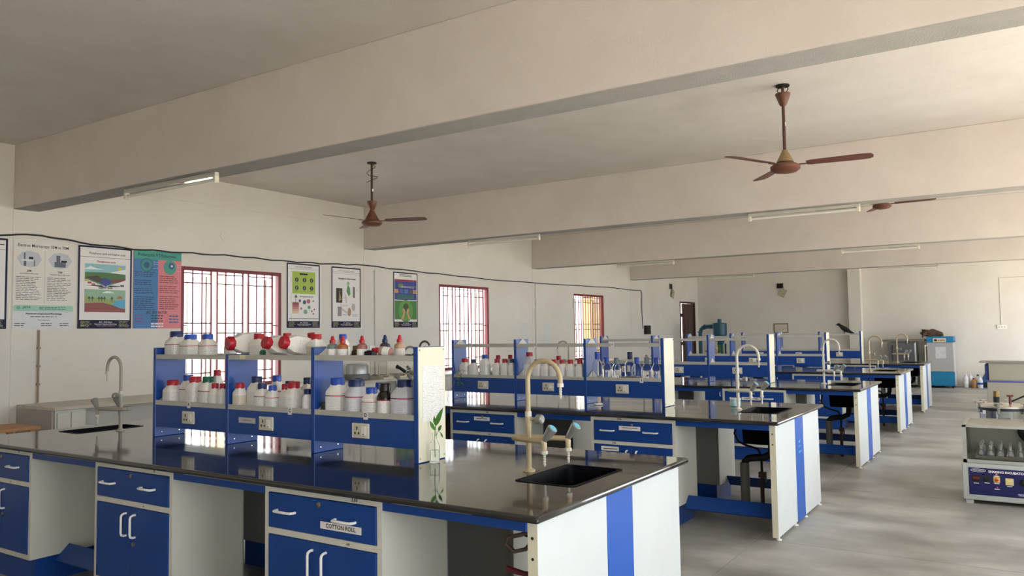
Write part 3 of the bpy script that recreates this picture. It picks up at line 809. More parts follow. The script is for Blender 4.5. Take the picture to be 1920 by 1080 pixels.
# ================================================================ SMALL THINGS ON THE BENCHES
t = thing('sprig_bottle', 'glass bottle of water holding a green plant sprig beside the nearest rack', 'plant', (-2.715, 3.375, .9005))
G().lathe([(.026, 0), (.028, .004), (.028, .085), (.024, .105), (.0135, .125), (.0135, .150), (.016, .152), (.016, .160), (.012, .160), (.010, .125), (.021, .102), (.025, .083), (.025, .006)], 18).obj('bottle', M_GLASS, t, True)
G().lathe([(.0248, .0062), (.0248, .068)], 18).obj('water', M_WATER, t, True)
G().tube([(.003, 0, .03), (0, 0, .11), (.004, 0, .17), (.012, -.002, .205), (.02, 0, .225)], .0025, 6).tube([(.001, 0, .14), (.02, .01, .17), (.035, .012, .16), (.042, .012, .148)], .0018, 6).obj('stem', M_LEAF, t, True)
def leaf(parent, base, tip, w, n=6):
    b, tp = Vector(base), Vector(tip); d = tp - b; L = d.length; d.normalize()
    sd = d.cross(Vector((.35, -1, .2))).normalized(); nr = sd.cross(d)
    R = []
    for i in range(n + 1):
        u = i / n; ww = w * math.sin(PI * min(1, u * .93 + .07)) ** .8 * (1 - .35 * u)
        p = b + d * L * u + nr * (.15 * L * u * (1 - u))
        R.append([p - sd * ww + nr * .25 * ww, p - nr * .0006, p + sd * ww + nr * .25 * ww, p + nr * .0006])
    return G().rings(R).obj('leaf', M_LEAF, parent, True)
for bs, tp, w in (((.015, -.002, .205), (.062, .0, .300), .017), ((.004, 0, .175), (-.022, -.012, .225), .012), ((.012, 0, .20), (.014, -.02, .255), .012), ((.02, .01, .172), (.045, .008, .205), .011), ((.035, .012, .16), (.052, .010, .135), .006)):
    leaf(t, bs, tp, w)
t = thing('dry_twig', 'dry straggly twig with small green leaves hanging at the left of the second rack', 'plant', (-5.12, BENCH_Y[1] + RY0 - .02, 1.10))
g = G()
for p in ([(.03, .01, .10), (.0, -.01, .04), (-.03, -.02, -.05), (-.09, -.025, -.14), (-.11, -.02, -.199)], [(.03, .01, .10), (.06, -.01, .06), (.05, -.02, .0), (.02, -.02, -.06)], [(.03, .01, .10), (.08, -.01, .11), (.13, -.015, .10)], [(.05, -.02, .0), (.09, -.02, -.03), (.10, -.02, -.08)]):
    g.tube(p, .0022, 5)
g.obj('stem', mat('dry_stem', '6f6a4c', .8), t, True)
for k in range(16):
    a = Vector((random.uniform(-.04, .12), -.02, random.uniform(-.06, .12))); leaf(t, a, a + Vector((random.uniform(-.02, .02), -.008, random.uniform(.008, .022))), .006, 3)
t = thing('white_lid', 'round white lid lying on the second bench beneath its rack', 'lid', (-3.43, BENCH_Y[1] + .70, .9005))
G().lathe([(.035, 0), (.047, .004), (.047, .010), (.040, .016), (.0, .018)], 20, cap1=False).obj('dome', M_WHITEPL, t, True)
t = thing('plastic_tub', 'small pale blue plastic tub by the tap of the second bench', 'tub', (-2.235, BENCH_Y[1] + 1.10, .9005))
G().lathe([(.040, 0), (.045, .004), (.047, .058), (.043, .058), (.040, .006), (.0, .006)], 18, cap1=False).obj('bowl', mat('pale_blue_tub', 'b5dbe0', .35), t, True)
G().lathe([(.050, .058), (.050, .068), (.046, .071), (0, .071)], 18, cap1=False).obj('lid', mat('pale_tub_lid', 'd6ecec', .35), t, True)

# crow on the farthest rack
def crow():
    t = thing('crow', 'black crow standing on the top shelf of the farthest rack', 'bird', (-3.09, BENCH_Y[4] + .84, 1.468))
    path = [(-.158, 0, .170), (-.140, 0, .176), (-.118, 0, .184), (-.095, 0, .180), (-.070, 0, .155), (-.040, 0, .125), (.0, 0, .098), (.05, 0, .072), (.09, 0, .045), (.125, 0, .028), (.165, 0, .014)]
    rad = [.002, .008, .021, .025, .029, .040, .044, .037, .025, .017, .008]
    R = []
    for (x, y, z), r in zip(path, rad):
        R.append([(x + .35 * r * math.sin(a), y + r * .85 * math.cos(a), z + r * math.sin(a)) for a in [2 * PI * k / 12 for k in range(12)]])
    g = G().rings(R)
    for s in (-.016, .016):
        g.tube([(-.01, s, .075), (-.002, s, .04), (-.012, s, .006), (-.03, s, .0045)], [.012, .006, .004, .003], 6)
        g.tube([(-.012, s, .006), (.012, s, .0045)], .003, 5)
    b = g.obj('body', mat('crow_black', '0c0c0e', .45), t, True)
    for s in (-1, 1):
        G().rings([[(-.05, s * .030, .14), (-.05, s * .036, .12), (-.04, s * .030, .09)], [(.02, s * .036, .11), (.02, s * .041, .09), (.02, s * .034, .06)], [(.10, s * .020, .055), (.10, s * .024, .045), (.10, s * .018, .035)], [(.15, s * .006, .018), (.15, s * .008, .014), (.15, s * .006, .010)]]).obj('wing', mat('crow_black', '0c0c0e'), t, True)
crow()
for o_ in list(S.objects):
    if o_.name == 'crow': o_.scale = (1.12, 1.12, 1.12)

# ================================================================ WALL COUNTER AND WHAT STANDS ON IT
CZ = .943
ct = thing('wall_counter_top', 'pale stone counter top running along the window wall', 'counter', (XW, 3.95, 0))
G().box(0.0, .75, 0, 13.6, CZ - .035, CZ, .004, 1).obj('slab', M_COUNTER, ct)
G().box(.0, .70, 0.0, .02, 0, CZ - .035).obj('end_panel', mat('dull_grey_panel', 'a9a199', .6), ct)
for k in range(7):
    y = 3.98 + k * 1.9
    c = thing('wall_cabinet', 'grey-white base cabinet under the wall counter, %s from the camera end' % ['first', 'second', 'third', 'fourth', 'fifth', 'sixth', 'seventh'][k], 'cabinet', (XW, y, 0), 0, 'cabinets under the wall counter')
    w = .30 if k == 0 else .8
    G().box(.10, .70, 0, w, .10, CZ - .037, .003, 1).obj('carcass', M_FRAME, c)
    G().box(.10, .64, .02, w - .02, 0, .10).obj('plinth', M_BLUE, c)
    for a, b in ((.02, w / 2 - .004), (w / 2 + .004, w - .02)):
        dd = G().box(.70, .716, a, b, .14, CZ - .06, .002, 1).obj('door', M_FRAME, c)
        G().box(.716, .735, b - .035 if a < .1 else a + .02, b - .02 if a < .1 else a + .035, .5, .62, .003, 1).obj('handle', M_WHITEPL, dd)
g = thing('steel_pot', 'round grey centrifuge pot with a lid on the wall counter', 'centrifuge', (-8.25, 8.46, CZ))
G().lathe([(.175, 0), (.185, .01), (.185, .075), (.17, .085)], 28).obj('base', mat('dark_grey_enamel', '6f7072', .4), g, True)
G().lathe([(.165, .085), (.165, .20), (.158, .212)], 28).obj('bowl', mat('grey_metal_paint', 'a9acae', .3, metal=.5), g, True)
G().lathe([(.150, .212), (.150, .225), (.13, .232), (0, .234)], 28, cap1=False).obj('lid', mat('light_grey_lid', '9a9c9d', .35), g, True)
def balance(label, y, col):
    t = thing('weighing_balance', label, 'balance', (-8.22, y, CZ))
    prof = [(.0, 0), (.28, 0), (.28, .022), (.18, .048), (.0, .05)]
    G().rings([[(x, -.11, z) for x, z in prof], [(x, .11, z) for x, z in prof]]).obj('housing', mat('cream_housing', 'd3cdba', .45), t)
    G().box(.03, .16, -.08, .08, .052, .060, .002, 1).obj('pan', M_STEEL, t)
    G().box(.205, .255, -.06, .03, .034, .042).obj('display', mat('dark_display', '3b4148', .2), t)
    return t
bl = balance('cream weighing balance with tall glass draught shield on the wall counter', 8.80, 0)
g = G()
for yy in (-.10, .09):
    for xx in (0, .16): g.box(xx, xx + .012, yy, yy + .012, .05, .27)
g.box(0, .172, -.10, .102, .27, .282)
sh = g.obj('draught_shield', M_FRAME, bl)
G().box(.004, .008, -.09, .09, .05, .27).obj('pane', M_ACRYL, sh); G().box(.164, .168, -.09, .09, .05, .27).obj('pane', M_ACRYL, sh)
balance('low cream weighing balance next to the microscope on the wall counter', 9.17, 1)
t = thing('microscope', 'black and grey microscope lying back on the wall counter', 'microscope', (-8.25, 9.50, CZ))
G().box(-.09, .12, -.06, .20, 0, .045, .01).obj('base', mat('tan_casting', 'a8967c', .5), t)
G().tube([(0, .10, .04), (0, .14, .10), (0, .08, .14)], .025, 10).obj('arm', mat('grey_casting', '77766f', .4), t, True)
G().tube([(0, .02, .07), (0, -.10, .13), (0, -.16, .15)], [.026, .026, .032], 12).obj('eyepiece_tube', M_BLACK, t, True)
G().tube([(0, .03, .07), (0, .22, .10)], .02, 10).obj('objective', M_CHROME, t, True)
t = thing('flat_meter', 'flat black and white meter on the wall counter below the second window', 'meter', (-8.2, 11.0, CZ))
G().box(-.12, .14, -.13, .13, 0, .035, .008).obj('case', mat('white_case', 'd5d5d2', .4), t); G().box(-.04, .12, -.10, .10, .036, .05, .005).obj('keypad', M_BLACK, t)
t = thing('wooden_table', 'small table with orange plywood top beside the nearest bench', 'table', (-7.35, 3.05, 0))
G().box(-.32, .17, -.45, .45, .825, .85, .003, 1).obj('tabletop', M_WOOD, t)
for x in (-.27, .12):
    for y in (-.40, .40): G().box(x - .02, x + .02, y - .02, y + .02, 0, .825).obj('leg', M_WOOD, t)

# ================================================================ POSTERS
PW, PH = .612, .915
M_NAVY = mat('poster_navy', '1c1f40', .5, spec=.25); M_PWHITE = mat('poster_white', 'e6e3e2', .4)
class Poster:
    def __init__(s, label, y, z=1.712, w=PW, h=PH, base=None):
        s.t = thing('poster', label, 'poster', (XW + .004, y, z), 0, 'science posters on the window wall')
        s.t.rotation_euler = ROT_WALL
        s.w, s.h = w, h
        G().box(0, w, 0, h, .001, .006).obj('board', base or M_PWHITE, s.t)
        s.n = 0
    def _z(s): s.n += 1; return .006 + .00012 * s.n
    def poly(s, pts, m, name='print'):
        z = s._z()
        return G().faces([(u * s.w, v * s.h, z) for u, v in pts], [list(range(len(pts)))]).obj(name, m, s.t)
    def rect(s, u0, v0, u1, v1, m, name='print'): return s.poly([(u0, v0), (u1, v0), (u1, v1), (u0, v1)], m, name)
    def disc(s, u, v, r, m, name='print', n=20, ry=None):
        ry = ry or r * s.w / s.h
        return s.poly([(u + r * math.cos(2 * PI * k / n), v + ry * math.sin(2 * PI * k / n)) for k in range(n)], m, name)
    def txt(s, t, u, v, size, m=M_INK, align='CENTER', bold=0, sx=1.0):
        o = text('lettering', t, size, m, s.t, (u * s.w, v * s.h, s._z()), (0, 0, 0), align, bold, sx); return o
    def lines(s, u0, u1, vs, m=M_INK, t=.0035, jitter=.3, name='small_print'):
        z = s._z(); g = G(); rr = random.Random(len(vs) + int(u0 * 100))
        for v in vs:
            x = u0; e = u1 - rr.random() * jitter * (u1 - u0)
            while x < e:
                wd = rr.uniform(.03, .11); b = min(x + wd, e)
                g.faces([(x * s.w, v * s.h - t / 2, z), (b * s.w, v * s.h - t / 2, z), (b * s.w, v * s.h + t / 2, z), (x * s.w, v * s.h + t / 2, z)], [(0, 1, 2, 3)])
                x = b + .012
        g.obj(name, m, s.t)['kind'] = 'stuff'
    def navy(s):
        b = .032
        s.rect(0, 0, 1, .105, M_NAVY, 'footer_band'); s.rect(0, 0, b, 1, M_NAVY, 'border'); s.rect(1 - b, 0, 1, 1, M_NAVY, 'border'); s.rect(0, 1 - b * .66, 1, 1, M_NAVY, 'border')
    def footer(s, y='c9c98a'):
        yel = mat('pale_yellow_print', y, .5)
        s.lines(.05, .26, [.088, .072, .056, .040, .024], yel, .004, .3)
        s.lines(.76, .97, [.088, .072, .056, .040, .024], yel, .004, .3)
        s.txt('JAC - 2022 Batch', .51, .078, .021, M_PWHITE, bold=.0004)
        s.txt('Department of Agricultural Microbiology', .51, .055, .0165, M_PWHITE, bold=.0004, sx=.92)
        s.lines(.34, .68, [.033], mat('pink_print', 'c59aa2', .5), .004, 0)
gm = lambda n, h: mat('print_' + n, h, .45)
p = Poster('navy-bordered poster cut off by the left edge of the picture', 3.225); p.navy(); p.rect(.022, .875, .978, .879, M_INK); p.lines(.3, .96, [.93, .95], M_INK, .008); p.footer()
# SEM vs TEM
p = Poster('white poster comparing SEM and TEM electron microscopes', 3.892, base=mat('cream_sheet', 'dedbd4', .4))
p.rect(0, 0, 1, .20, gm('palegrey', 'd8dade'), 'lower_field')
p.txt('Electron Microscopy: SEM vs TEM', .48, .942, .043, M_INK, bold=.0006, sx=.86)
p.rect(.499, .29, .503, .895, gm('line', '8c8880'))
for cx, hd, sub in ((.25, 'SEM', 'Scanning Electron Microscope'), (.755, 'TEM', 'Transmission Electron Microscope')):
    p.poly([(cx - .20, .80), (cx - .12, .865), (cx, .885), (cx + .14, .865), (cx + .20, .79), (cx + .13, .715), (cx + .02, .695), (cx - .13, .715)], gm('blob', 'bfc3cc'), 'blob')
    p.txt(hd, cx, .655, .026, M_INK, bold=.0008); p.txt(sub, cx, .626, .0165, M_INK, bold=.0003, sx=.9)
dk = gm('steel', '5d6674'); lt = gm('lightsteel', 'd6dade')
p.rect(.13, .765, .32, .785, lt, 'microscope_picture'); p.rect(.16, .71, .20, .765, dk, 'microscope_picture'); p.rect(.16, .785, .185, .86, dk, 'microscope_picture'); p.rect(.24, .79, .31, .815, M_INK, 'microscope_picture'); p.rect(.32, .71, .335, .785, dk, 'microscope_picture')
p.rect(.66, .715, .85, .775, dk, 'microscope_picture'); p.rect(.69, .775, .755, .85, dk, 'microscope_picture'); p.rect(.77, .775, .87, .795, M_INK, 'microscope_picture')
for a, b in ((.04, .47), (.54, .96)): p.lines(a, b, [.585 - .0195 * k for k in range(14)], gm('greyink', '55534f'), .0055, .35)
p.poly([(.02, .20), (.98, .20), (.995, .225), (.98, .268), (.02, .268), (.005, .24)], gm('mint', '9cc9b6'), 'mint_band')
p.txt('JAYA', .22, .242, .034, gm('darkteal', '2f5a56'), bold=.0008); p.lines(.42, .88, [.246, .228], gm('darkteal', '2f5a56'), .006, .1); p.disc(.09, .236, .03, gm('teal2', '6fae9c'), 'emblem')
p.txt('Department of Agricultural Microbiology', .5, .172, .024, M_INK, bold=.0004, sx=.9); p.lines(.28, .72, [.138], M_INK, .007, 0); p.txt('Team Members', .5, .100, .02, M_INK)
for u in (.03, .45, .76): p.lines(u, u + .2, [.060, .036], M_INK, .006)
# phosphorus and sulphur cycles
p = Poster('navy-bordered poster of the phosphorus and sulphur cycles', 4.546); p.navy()
p.rect(.022, .865, .978, .869, M_INK); p.txt('Phosphorus cycle and Sulphur cycle', .53, .912, .032, M_INK, bold=.0004, sx=.9)
p.txt('Phosphorus cycle', .51, .815, .030, gm('brick', '8c2f37'), bold=.0008)
p.rect(.12, .525, .88, .785, gm('sky', '8fbfca'), 'cycle_picture'); p.poly([(.12, .725), (.22, .755), (.34, .73), (.50, .72), (.12, .715)], gm('cloud', 'e8ecec'), 'cycle_picture'); p.poly([(.6, .69), (.75, .715), (.88, .735), (.88, .675), (.6, .675)], gm('cloud', 'e8ecec'), 'cycle_picture')
p.disc(.76, .74, .035, gm('sun', 'd9c545'), 'cycle_picture'); p.poly([(.12, .68), (.45, .685), (.70, .68), (.88, .668), (.88, .60), (.5, .52), (.12, .60)], gm('field', '4e7544'), 'cycle_picture')
p.poly([(.12, .62), (.35, .645), (.45, .60), (.40, .555)], gm('soil', '4c4038'), 'cycle_picture'); p.poly([(.60, .60), (.88, .62), (.88, .585), (.62, .555)], gm('brickrow', '7a4d44'), 'cycle_picture'); p.poly([(.12, .60), (.50, .505), (.88, .60), (.88, .525), (.12, .525)], M_PWHITE, 'cycle_picture')
p.poly([(.40, .56), (.46, .625), (.55, .61), (.63, .575), (.50, .508)], gm('lake', '3a4a8e'), 'cycle_picture')
for u, v, c in ((.20, .555, 'a4364e'), (.27, .535, 'b36f55'), (.81, .53, '3b6a4a'), (.15, .585, 'b9b04a')): p.rect(u - .03, v - .012, u + .04, v + .012, gm('b' + c, c), 'cycle_picture')
p.txt('Sulphur cycle', .50, .498, .030, M_INK, bold=.0006)
p.rect(.12, .20, .88, .475, gm('skygreen', '8fb59b'), 'cycle_picture'); p.poly([(.12, .39), (.5, .37), (.72, .34), (.72, .28), (.12, .29)], gm('grass', '94a566'), 'cycle_picture'); p.poly([(.60, .28), (.70, .345), (.88, .36), (.88, .25), (.75, .24)], gm('sea', '5aa7cf'), 'cycle_picture')
p.poly([(.12, .305), (.45, .315), (.65, .285), (.78, .25), (.88, .245), (.88, .20), (.12, .20)], gm('earth', '8e4a48'), 'cycle_picture'); p.poly([(.43, .435), (.50, .455), (.58, .458), (.68, .435)], gm('cloud', 'e8ecec'), 'cycle_picture'); p.poly([(.70, .37), (.76, .405), (.80, .395), (.84, .365)], gm('volcano', 'b06a58'), 'cycle_picture')
for u in (.20, .26, .38, .43, .48, .62): p.poly([(u - .03, .36), (u, .395), (u + .03, .36)], gm('tree', '3c5a34'), 'cycle_picture'); p.rect(u - .005, .33, u + .005, .36, gm('trunk', '4a3b28'), 'cycle_picture')
p.footer('b9c48a')
# prokaryotic vs eukaryotic
p = Poster('blue and pink poster on prokaryotic versus eukaryotic cells', 5.182, base=gm('pk', 'd9818a'))
p.rect(0, 0, .5, .90, gm('posterblue', '3e78b0'), 'blue_half'); p.rect(.5, 0, 1, .90, gm('posterpink', 'd9818a'), 'pink_half'); p.rect(0, .89, 1, 1, gm('teal', '3f9c90'), 'header_band')
p.txt('Prokaryotic V S Eukaryotic', .48, .945, .052, gm('darkslate', '1d3640'), bold=.0008, sx=.86)
p.disc(.26, .815, .13, gm('tealdark', '2c6e76'), 'cell_picture'); p.disc(.26, .815, .11, gm('tealmid', '3b8a90'), 'cell_picture'); p.disc(.26, .815, .06, gm('cellblue', '2c5a86'), 'cell_picture')
p.disc(.75, .80, .14, gm('cellteal', '47988c'), 'cell_picture'); p.disc(.78, .82, .065, gm('nucleus', '2f5d8c'), 'cell_picture'); p.disc(.79, .82, .022, M_PWHITE, 'cell_picture')
dkb = gm('inkblue', '1d2c49')
p.lines(.02, .46, [.72 - .0265 * k for k in range(19) if k not in (3, 7, 11)], dkb, .0075, .3); p.lines(.53, .96, [.68 - .0265 * k for k in range(17) if k not in (4, 9)], gm('inkmaroon', '5c2638'), .0075, .3)
for v in (.86, .83, .78): p.lines(.40, .50, [v], M_PWHITE, .003, 0); p.lines(.9, .99, [v - .02], M_PWHITE, .003, 0)
p.txt('JAC 2019 BATCH', .48, .205, .042, gm('darkslate', '1d3640'), bold=.0014, sx=.85)
p.lines(.36, .62, [.165, .13, .095], gm('darkslate', '1d3640'), .012, .15); p.lines(.36, .62, [.06, .027], M_PWHITE, .016, .05)
p.lines(.02, .24, [.165, .125, .085], gm('magenta', '8b3f7a'), .010, .2); p.lines(.74, .95, [.16, .12, .08], gm('inkblue2', '2a5a8c'), .014, .1)
# soil microorganisms
p = Poster('navy-bordered soil microorganisms poster with a green square of black circles', 7.434); p.navy(); p.rect(.022, .915, .978, .918, M_INK)
p.txt('SOIL MICROORGANISMS', .5, .945, .031, M_INK, sx=.9)
p.rect(.16, .53, .86, .875, gm('lime', 'a2bd4e'), 'green_square'); p.rect(.38, .825, .62, .85, M_NAVY, 'heading_band')
for u in (.29, .52, .74):
    for v in (.745, .62):
        p.disc(u, v, .052, M_BLACK, 'circle'); p.poly([(u - .012, v - .02), (u + .006, v - .022), (u + .014, v + .018), (u - .004, v + .022)], gm('microbe', '9fb0b8'), 'microbe_picture'); p.lines(u - .05, u + .05, [v - .048], M_INK, .003, .2)
p.txt('Microorganisms found in soil', .58, .485, .021, M_INK, bold=.0006)
for k, c in enumerate(('8a3f48', 'a45a5e', 'bd8272', 'd2a58e', 'dcc0a4')): p.rect(.16, .36 - .034 * k, .35, .394 - .034 * k, gm('soil' + c, c), 'soil_picture')
p.rect(.25, .394, .262, .48, gm('trunk', '4a3b28'), 'plant_picture'); p.poly([(.22, .47), (.25, .51), (.28, .505), (.31, .47)], gm('tree', '3c5a34'), 'plant_picture')
for u, v, c, r in ((.38, .42, '5d3b6b', .035), (.52, .40, '35525e', .05), (.64, .415, 'b05a6c', .055), (.79, .42, '9a3b4c', .02), (.42, .30, 'b0707c', .03), (.55, .25, '6aa28c', .055), (.66, .32, '4a9a6a', .04), (.74, .26, '8a4a5c', .02), (.82, .29, 'a03a4a', .02), (.79, .22, 'a03a4a', .02)): p.disc(u, v, r, gm('m' + c, c), 'microbe_picture', 10)
p.rect(.05, .14, .95, .147, M_NAVY, 'rule'); p.footer('a4a8b8')
# root nodule
p = Poster('navy-bordered poster on the formation of a root nodule', 8.278); p.navy(); p.rect(.022, .915, .978, .918, M_INK); p.rect(.022, .89, .978, .892, M_INK)
p.txt('Formation of Root Nodule by Rhizobium', .5, .942, .022, M_INK, sx=.95); p.txt('Formation of a Root Nodule', .52, .81, .037, M_INK, bold=.0014, sx=.85)
p.rect(.15, .41, .36, .65, gm('darkphoto', '1d1a17'), 'root_photo'); p.poly([(.24, .43), (.27, .64), (.29, .55), (.33, .46)], gm('rootroot', 'a58a62'), 'root_photo')
p.poly([(.50, .60), (.55, .72), (.62, .66), (.64, .56), (.58, .52)], gm('leafgreen', '4e9a5a'), 'plant_picture'); p.disc(.56, .735, .05, gm('leafline', '9ab89c'), 'plant_picture'); p.rect(.72, .50, .79, .68, gm('rootgrey', '6b6a6c'), 'root_picture'); p.disc(.74, .34, .06, gm('palegrey2', 'b9b3ac'), 'nodule_picture', ry=.065)
p.disc(.60, .26, .06, gm('nodule', 'b08c72'), 'nodule_picture', ry=.07); p.rect(.20, .19, .33, .345, gm('tissue', '8d8790'), 'root_picture'); p.poly([(.33, .33), (.5, .27), (.55, .25), (.5, .24), (.33, .29)], gm('tissue2', 'c9b9b4'), 'root_picture')
p.poly([(.30, .41), (.36, .34), (.34, .33), (.28, .40)], gm('tissue2', 'c9b9b4'), 'root_picture'); p.poly([(.42, .60), (.50, .52), (.52, .42), (.48, .40), (.44, .52)], gm('tissue3', 'c8c4c0'), 'root_picture')
p.lines(.38, .60, [.375, .36, .22, .205], M_INK, .003, .4); p.lines(.70, .92, [.22, .205, .19], M_INK, .003, .4); p.lines(.40, .46, [.62, .50], M_INK, .003, 0); p.lines(.84, .90, [.64, .62], M_INK, .003, 0)
p.footer('a4a8b8')
# hands and soil
p = Poster('navy-bordered poster with a photograph of hands holding soil on grass', 9.645); p.navy()
p.lines(.25, .82, [.955, .93], M_INK, .009, .2); p.rect(.05, .50, .95, .86, gm('picblue', '2d3f8f'), 'blue_panel'); p.rect(.05, .835, .95, .87, gm('picred', '9a2440'), 'red_band'); p.disc(.30, .755, .11, gm('arch', '66804a'), 'arch_picture', ry=.04)
for u, c in ((.11, 'c98a72'), (.30, '4a62a4'), (.50, '4d78b8'), (.70, '5a4a58'), (.86, 'b08a70')): p.rect(u - .06, .62, u + .09, .69, gm('th' + c, c), 'thumbnail')
p.lines(.3, .95, [.745, .725], M_PWHITE, .005); p.rect(.15, .515, .82, .595, gm('bluegreen', '2f6a6a'), 'text_panel'); p.lines(.18, .80, [.58, .56, .54], gm('inkblue', '1d2c49'), .005, .2)
p.rect(.05, .145, .95, .485, gm('grassdark', '3f7a34'), 'hands_photo'); p.disc(.5, .30, .30, gm('grasslight', '5a9344'), 'hands_photo'); p.disc(.50, .365, .11, gm('soildark', '2f4a26'), 'hands_photo')
sk = gm('skin', 'c79a78')
for s_ in (-1, 1): p.poly([(.5 + s_ * .03, .31), (.5 + s_ * .10, .355), (.5 + s_ * .13, .32), (.5 + s_ * .10, .255), (.5 + s_ * .20, .15), (.5 + s_ * .10, .15), (.5 + s_ * .05, .24)], sk, 'hands_photo')
p.footer('a4a8b8')

# ---- cable, conduits and fittings on the walls
cb = thing('wall_cable', 'black cable strung along the top of the posters on the window wall', 'cable', (XW + .012, 0, 0))
pts = [(3.0, 2.66), (3.757, 2.66), (4.166, 2.694), (4.556, 2.65), (5.168, 2.63), (5.785, 2.637), (6.559, 2.652), (7.323, 2.642), (8.042, 2.652), (8.927, 2.686), (10.492, 2.657), (12.078, 2.635), (14.074, 2.634), (17.55, 2.684), (19.559, 2.678), (19.60, 2.60), (19.58, 2.2), (19.62, 1.66)]
sm = []
for (a, b), (c, e) in zip(pts, pts[1:]):
    for k in range(5): u = k / 5; sm.append((.004 * math.sin(9 * (a + (c - a) * u)) + .006, a + (c - a) * u, b + (e - b) * u + .007 * math.sin(13 * (a + (c - a) * u)) * (1 if b > 2.5 else 0)))
sm.append((0.006, pts[-1][0], pts[-1][1]))
G().tube(sm, .009, 6).obj('cord', M_RUBBER, cb, True)
t = thing('cable_box', 'black box ending the wall cable left of the far door', 'box', (XW, 19.88, 1.5)); G().box(0, .08, -.15, .15, 0, .24, .01).obj('case', M_BLACK, t); G().box(.08, .09, -.1, .1, .04, .2).obj('cover', M_BLACK, t)
def conduit(label, y, z0, z1, r, m):
    t = thing('conduit', label, 'pipe', (XW + r + .008, y, z0), 0, 'conduits on the window wall')
    G().tube([(0, 0, 0), (0, 0, z1 - z0)], r, 8).obj('pipe', m, t, True)
    for k in range(1, 4): G().box(-r - .004, r + .002, -r - .006, r + .006, (z1 - z0) * k / 4 - .01, (z1 - z0) * k / 4 + .01).obj('clip', m, t)
conduit('thin white conduit dropping from the cable between second and third windows', 14.09, CZ + .005, 2.62, .012, M_WALL)
conduit('thin brownish pipe running down to the counter under the first posters', 4.15, CZ + .005, 1.70, .010, mat('stained_pipe', '9a8a74', .7))
conduit('white conduit between the root nodule and hands posters', 9.205, CZ + .005, 2.63, .010, M_WALL)
t = thing('open_switch_box', 'open switch box with its cover plate dangling on the window wall', 'switch box', (XW, 21.70, 2.86))
def swbox(t, rot=None):
    G().box(0, .03, -.10, .10, -.06, .10, .004, 1).obj('box', mat('box_grey', '8b8375', .6), t); G().box(.03, .033, -.085, .085, -.045, .085).obj('opening', M_DARK, t)
    G().box(-.09, .09, -.006, .006, -.12, .12, .003, 1).xf(Matrix.Translation((.05, .08, -.19)) @ Matrix.Rotation(PI / 2, 4, 'Z') @ Matrix.Rotation(.5, 4, 'Y')).obj('cover_plate', mat('plate_tan', 'b3a892', .5), t)
swbox(t)
t = thing('open_switch_box', 'open switch box with tilted cover plate high on the back wall', 'switch box', (-6.04, YB, 2.86), -PI / 2); swbox(t)
t = thing('framed_notice', 'small brown-framed notice low on the back wall behind the racks', 'notice', (-6.05, YB - .004, 1.60)); G().box(-.21, .21, -.02, 0, -.13, .16, .004, 1).obj('frame', mat('brown_frame', '8a7760', .6), t); G().box(-.18, .18, -.022, -.018, -.10, .13).obj('sheet', lined('notice_print', 'd8cfc0', '7d7262', 14), t)
def wall_paper(label, y0, y1, z0, z1):
    t = thing('wall_notice', label, 'paper', (XW + .0005, y0, z0), 0, 'papers on the window wall')
    G().box(0, .002, 0, y1 - y0, 0, z1 - z0).obj('sheet', lined('faint_print', 'dfdfdc', 'b3b4b8', 16), t)
    for yy in (.0, y1 - y0 - .015): G().box(.002, .0028, yy, yy + .015, z1 - z0 - .04, z1 - z0).obj('tape', M_PAPER, t)
wall_paper('printed sheet taped below the root nodule poster', 8.80, 9.06, 1.42, 1.70)
wall_paper('left one of two small papers taped between second and third windows', 13.56, 13.80, 1.52, 1.80)
wall_paper('right one of two small papers taped between second and third windows', 14.45, 14.70, 1.36, 1.82)
t = thing('wall_switch', 'white switch plate on the window wall behind the nearest rack', 'switch', (XW, 9.14, 1.37)); G().box(0, .02, -.06, .06, -.06, .06, .004, 1).obj('plate', M_WHITEPL, t); G().box(.02, .026, -.02, .02, -.03, .03, .002, 1).obj('rocker', M_CREAM, t)
t = thing('round_cover', 'round plaster cover plate above the first barred window', 'cover plate', (XW, 6.42, 2.90)); G().lathe([(.065, 0), (.065, .006), (.055, .010), (0, .010)], 24, cap1=False).xf(Matrix.Rotation(PI / 2, 4, 'Y')).obj('disc', M_WALL, t, True)
G().lathe([(.012, 0.010), (.012, .014)], 10).xf(Matrix.Rotation(PI / 2, 4, 'Y')).obj('boss', M_WALL, t)
t = thing('wall_socket', 'white socket at the end of a conduit on the back wall, right side', 'socket', (-.46, YB, 1.56)); G().box(-.11, .11, -.03, 0, -.055, .055, .006, 1).obj('plate', M_WHITEPL, t); G().tube([(-.006, -.010, .055), (-.006, -.010, 1.285)], .008, 8).obj('conduit', M_WALL, t, True)
for dx in (-.06, 0, .06): G().box(dx - .012, dx + .012, -.033, -.029, -.02, .02).obj('outlet', mat('outlet_grey', 'b5b2aa', .5), t)
# woven blind behind the third window
t = thing('woven_blind', 'tan woven cloth hung outside the third barred window', 'blind', (XW - .30, 16.82, WZ0 + .1))
G().box(-.01, 0, 0, 1.0, 0, 1.38).obj('cloth', mat('tan_cloth', 'd9c48e', .9, var=.3, vscale=30, stretch=(1, .5, 3), hex2='c0a870', trans=.75, ior=1.02), t)
G().tube([(-.005, -.03, 1.39), (-.005, 1.03, 1.39)], .015, 8).obj('rod', M_WOOD, t, True)

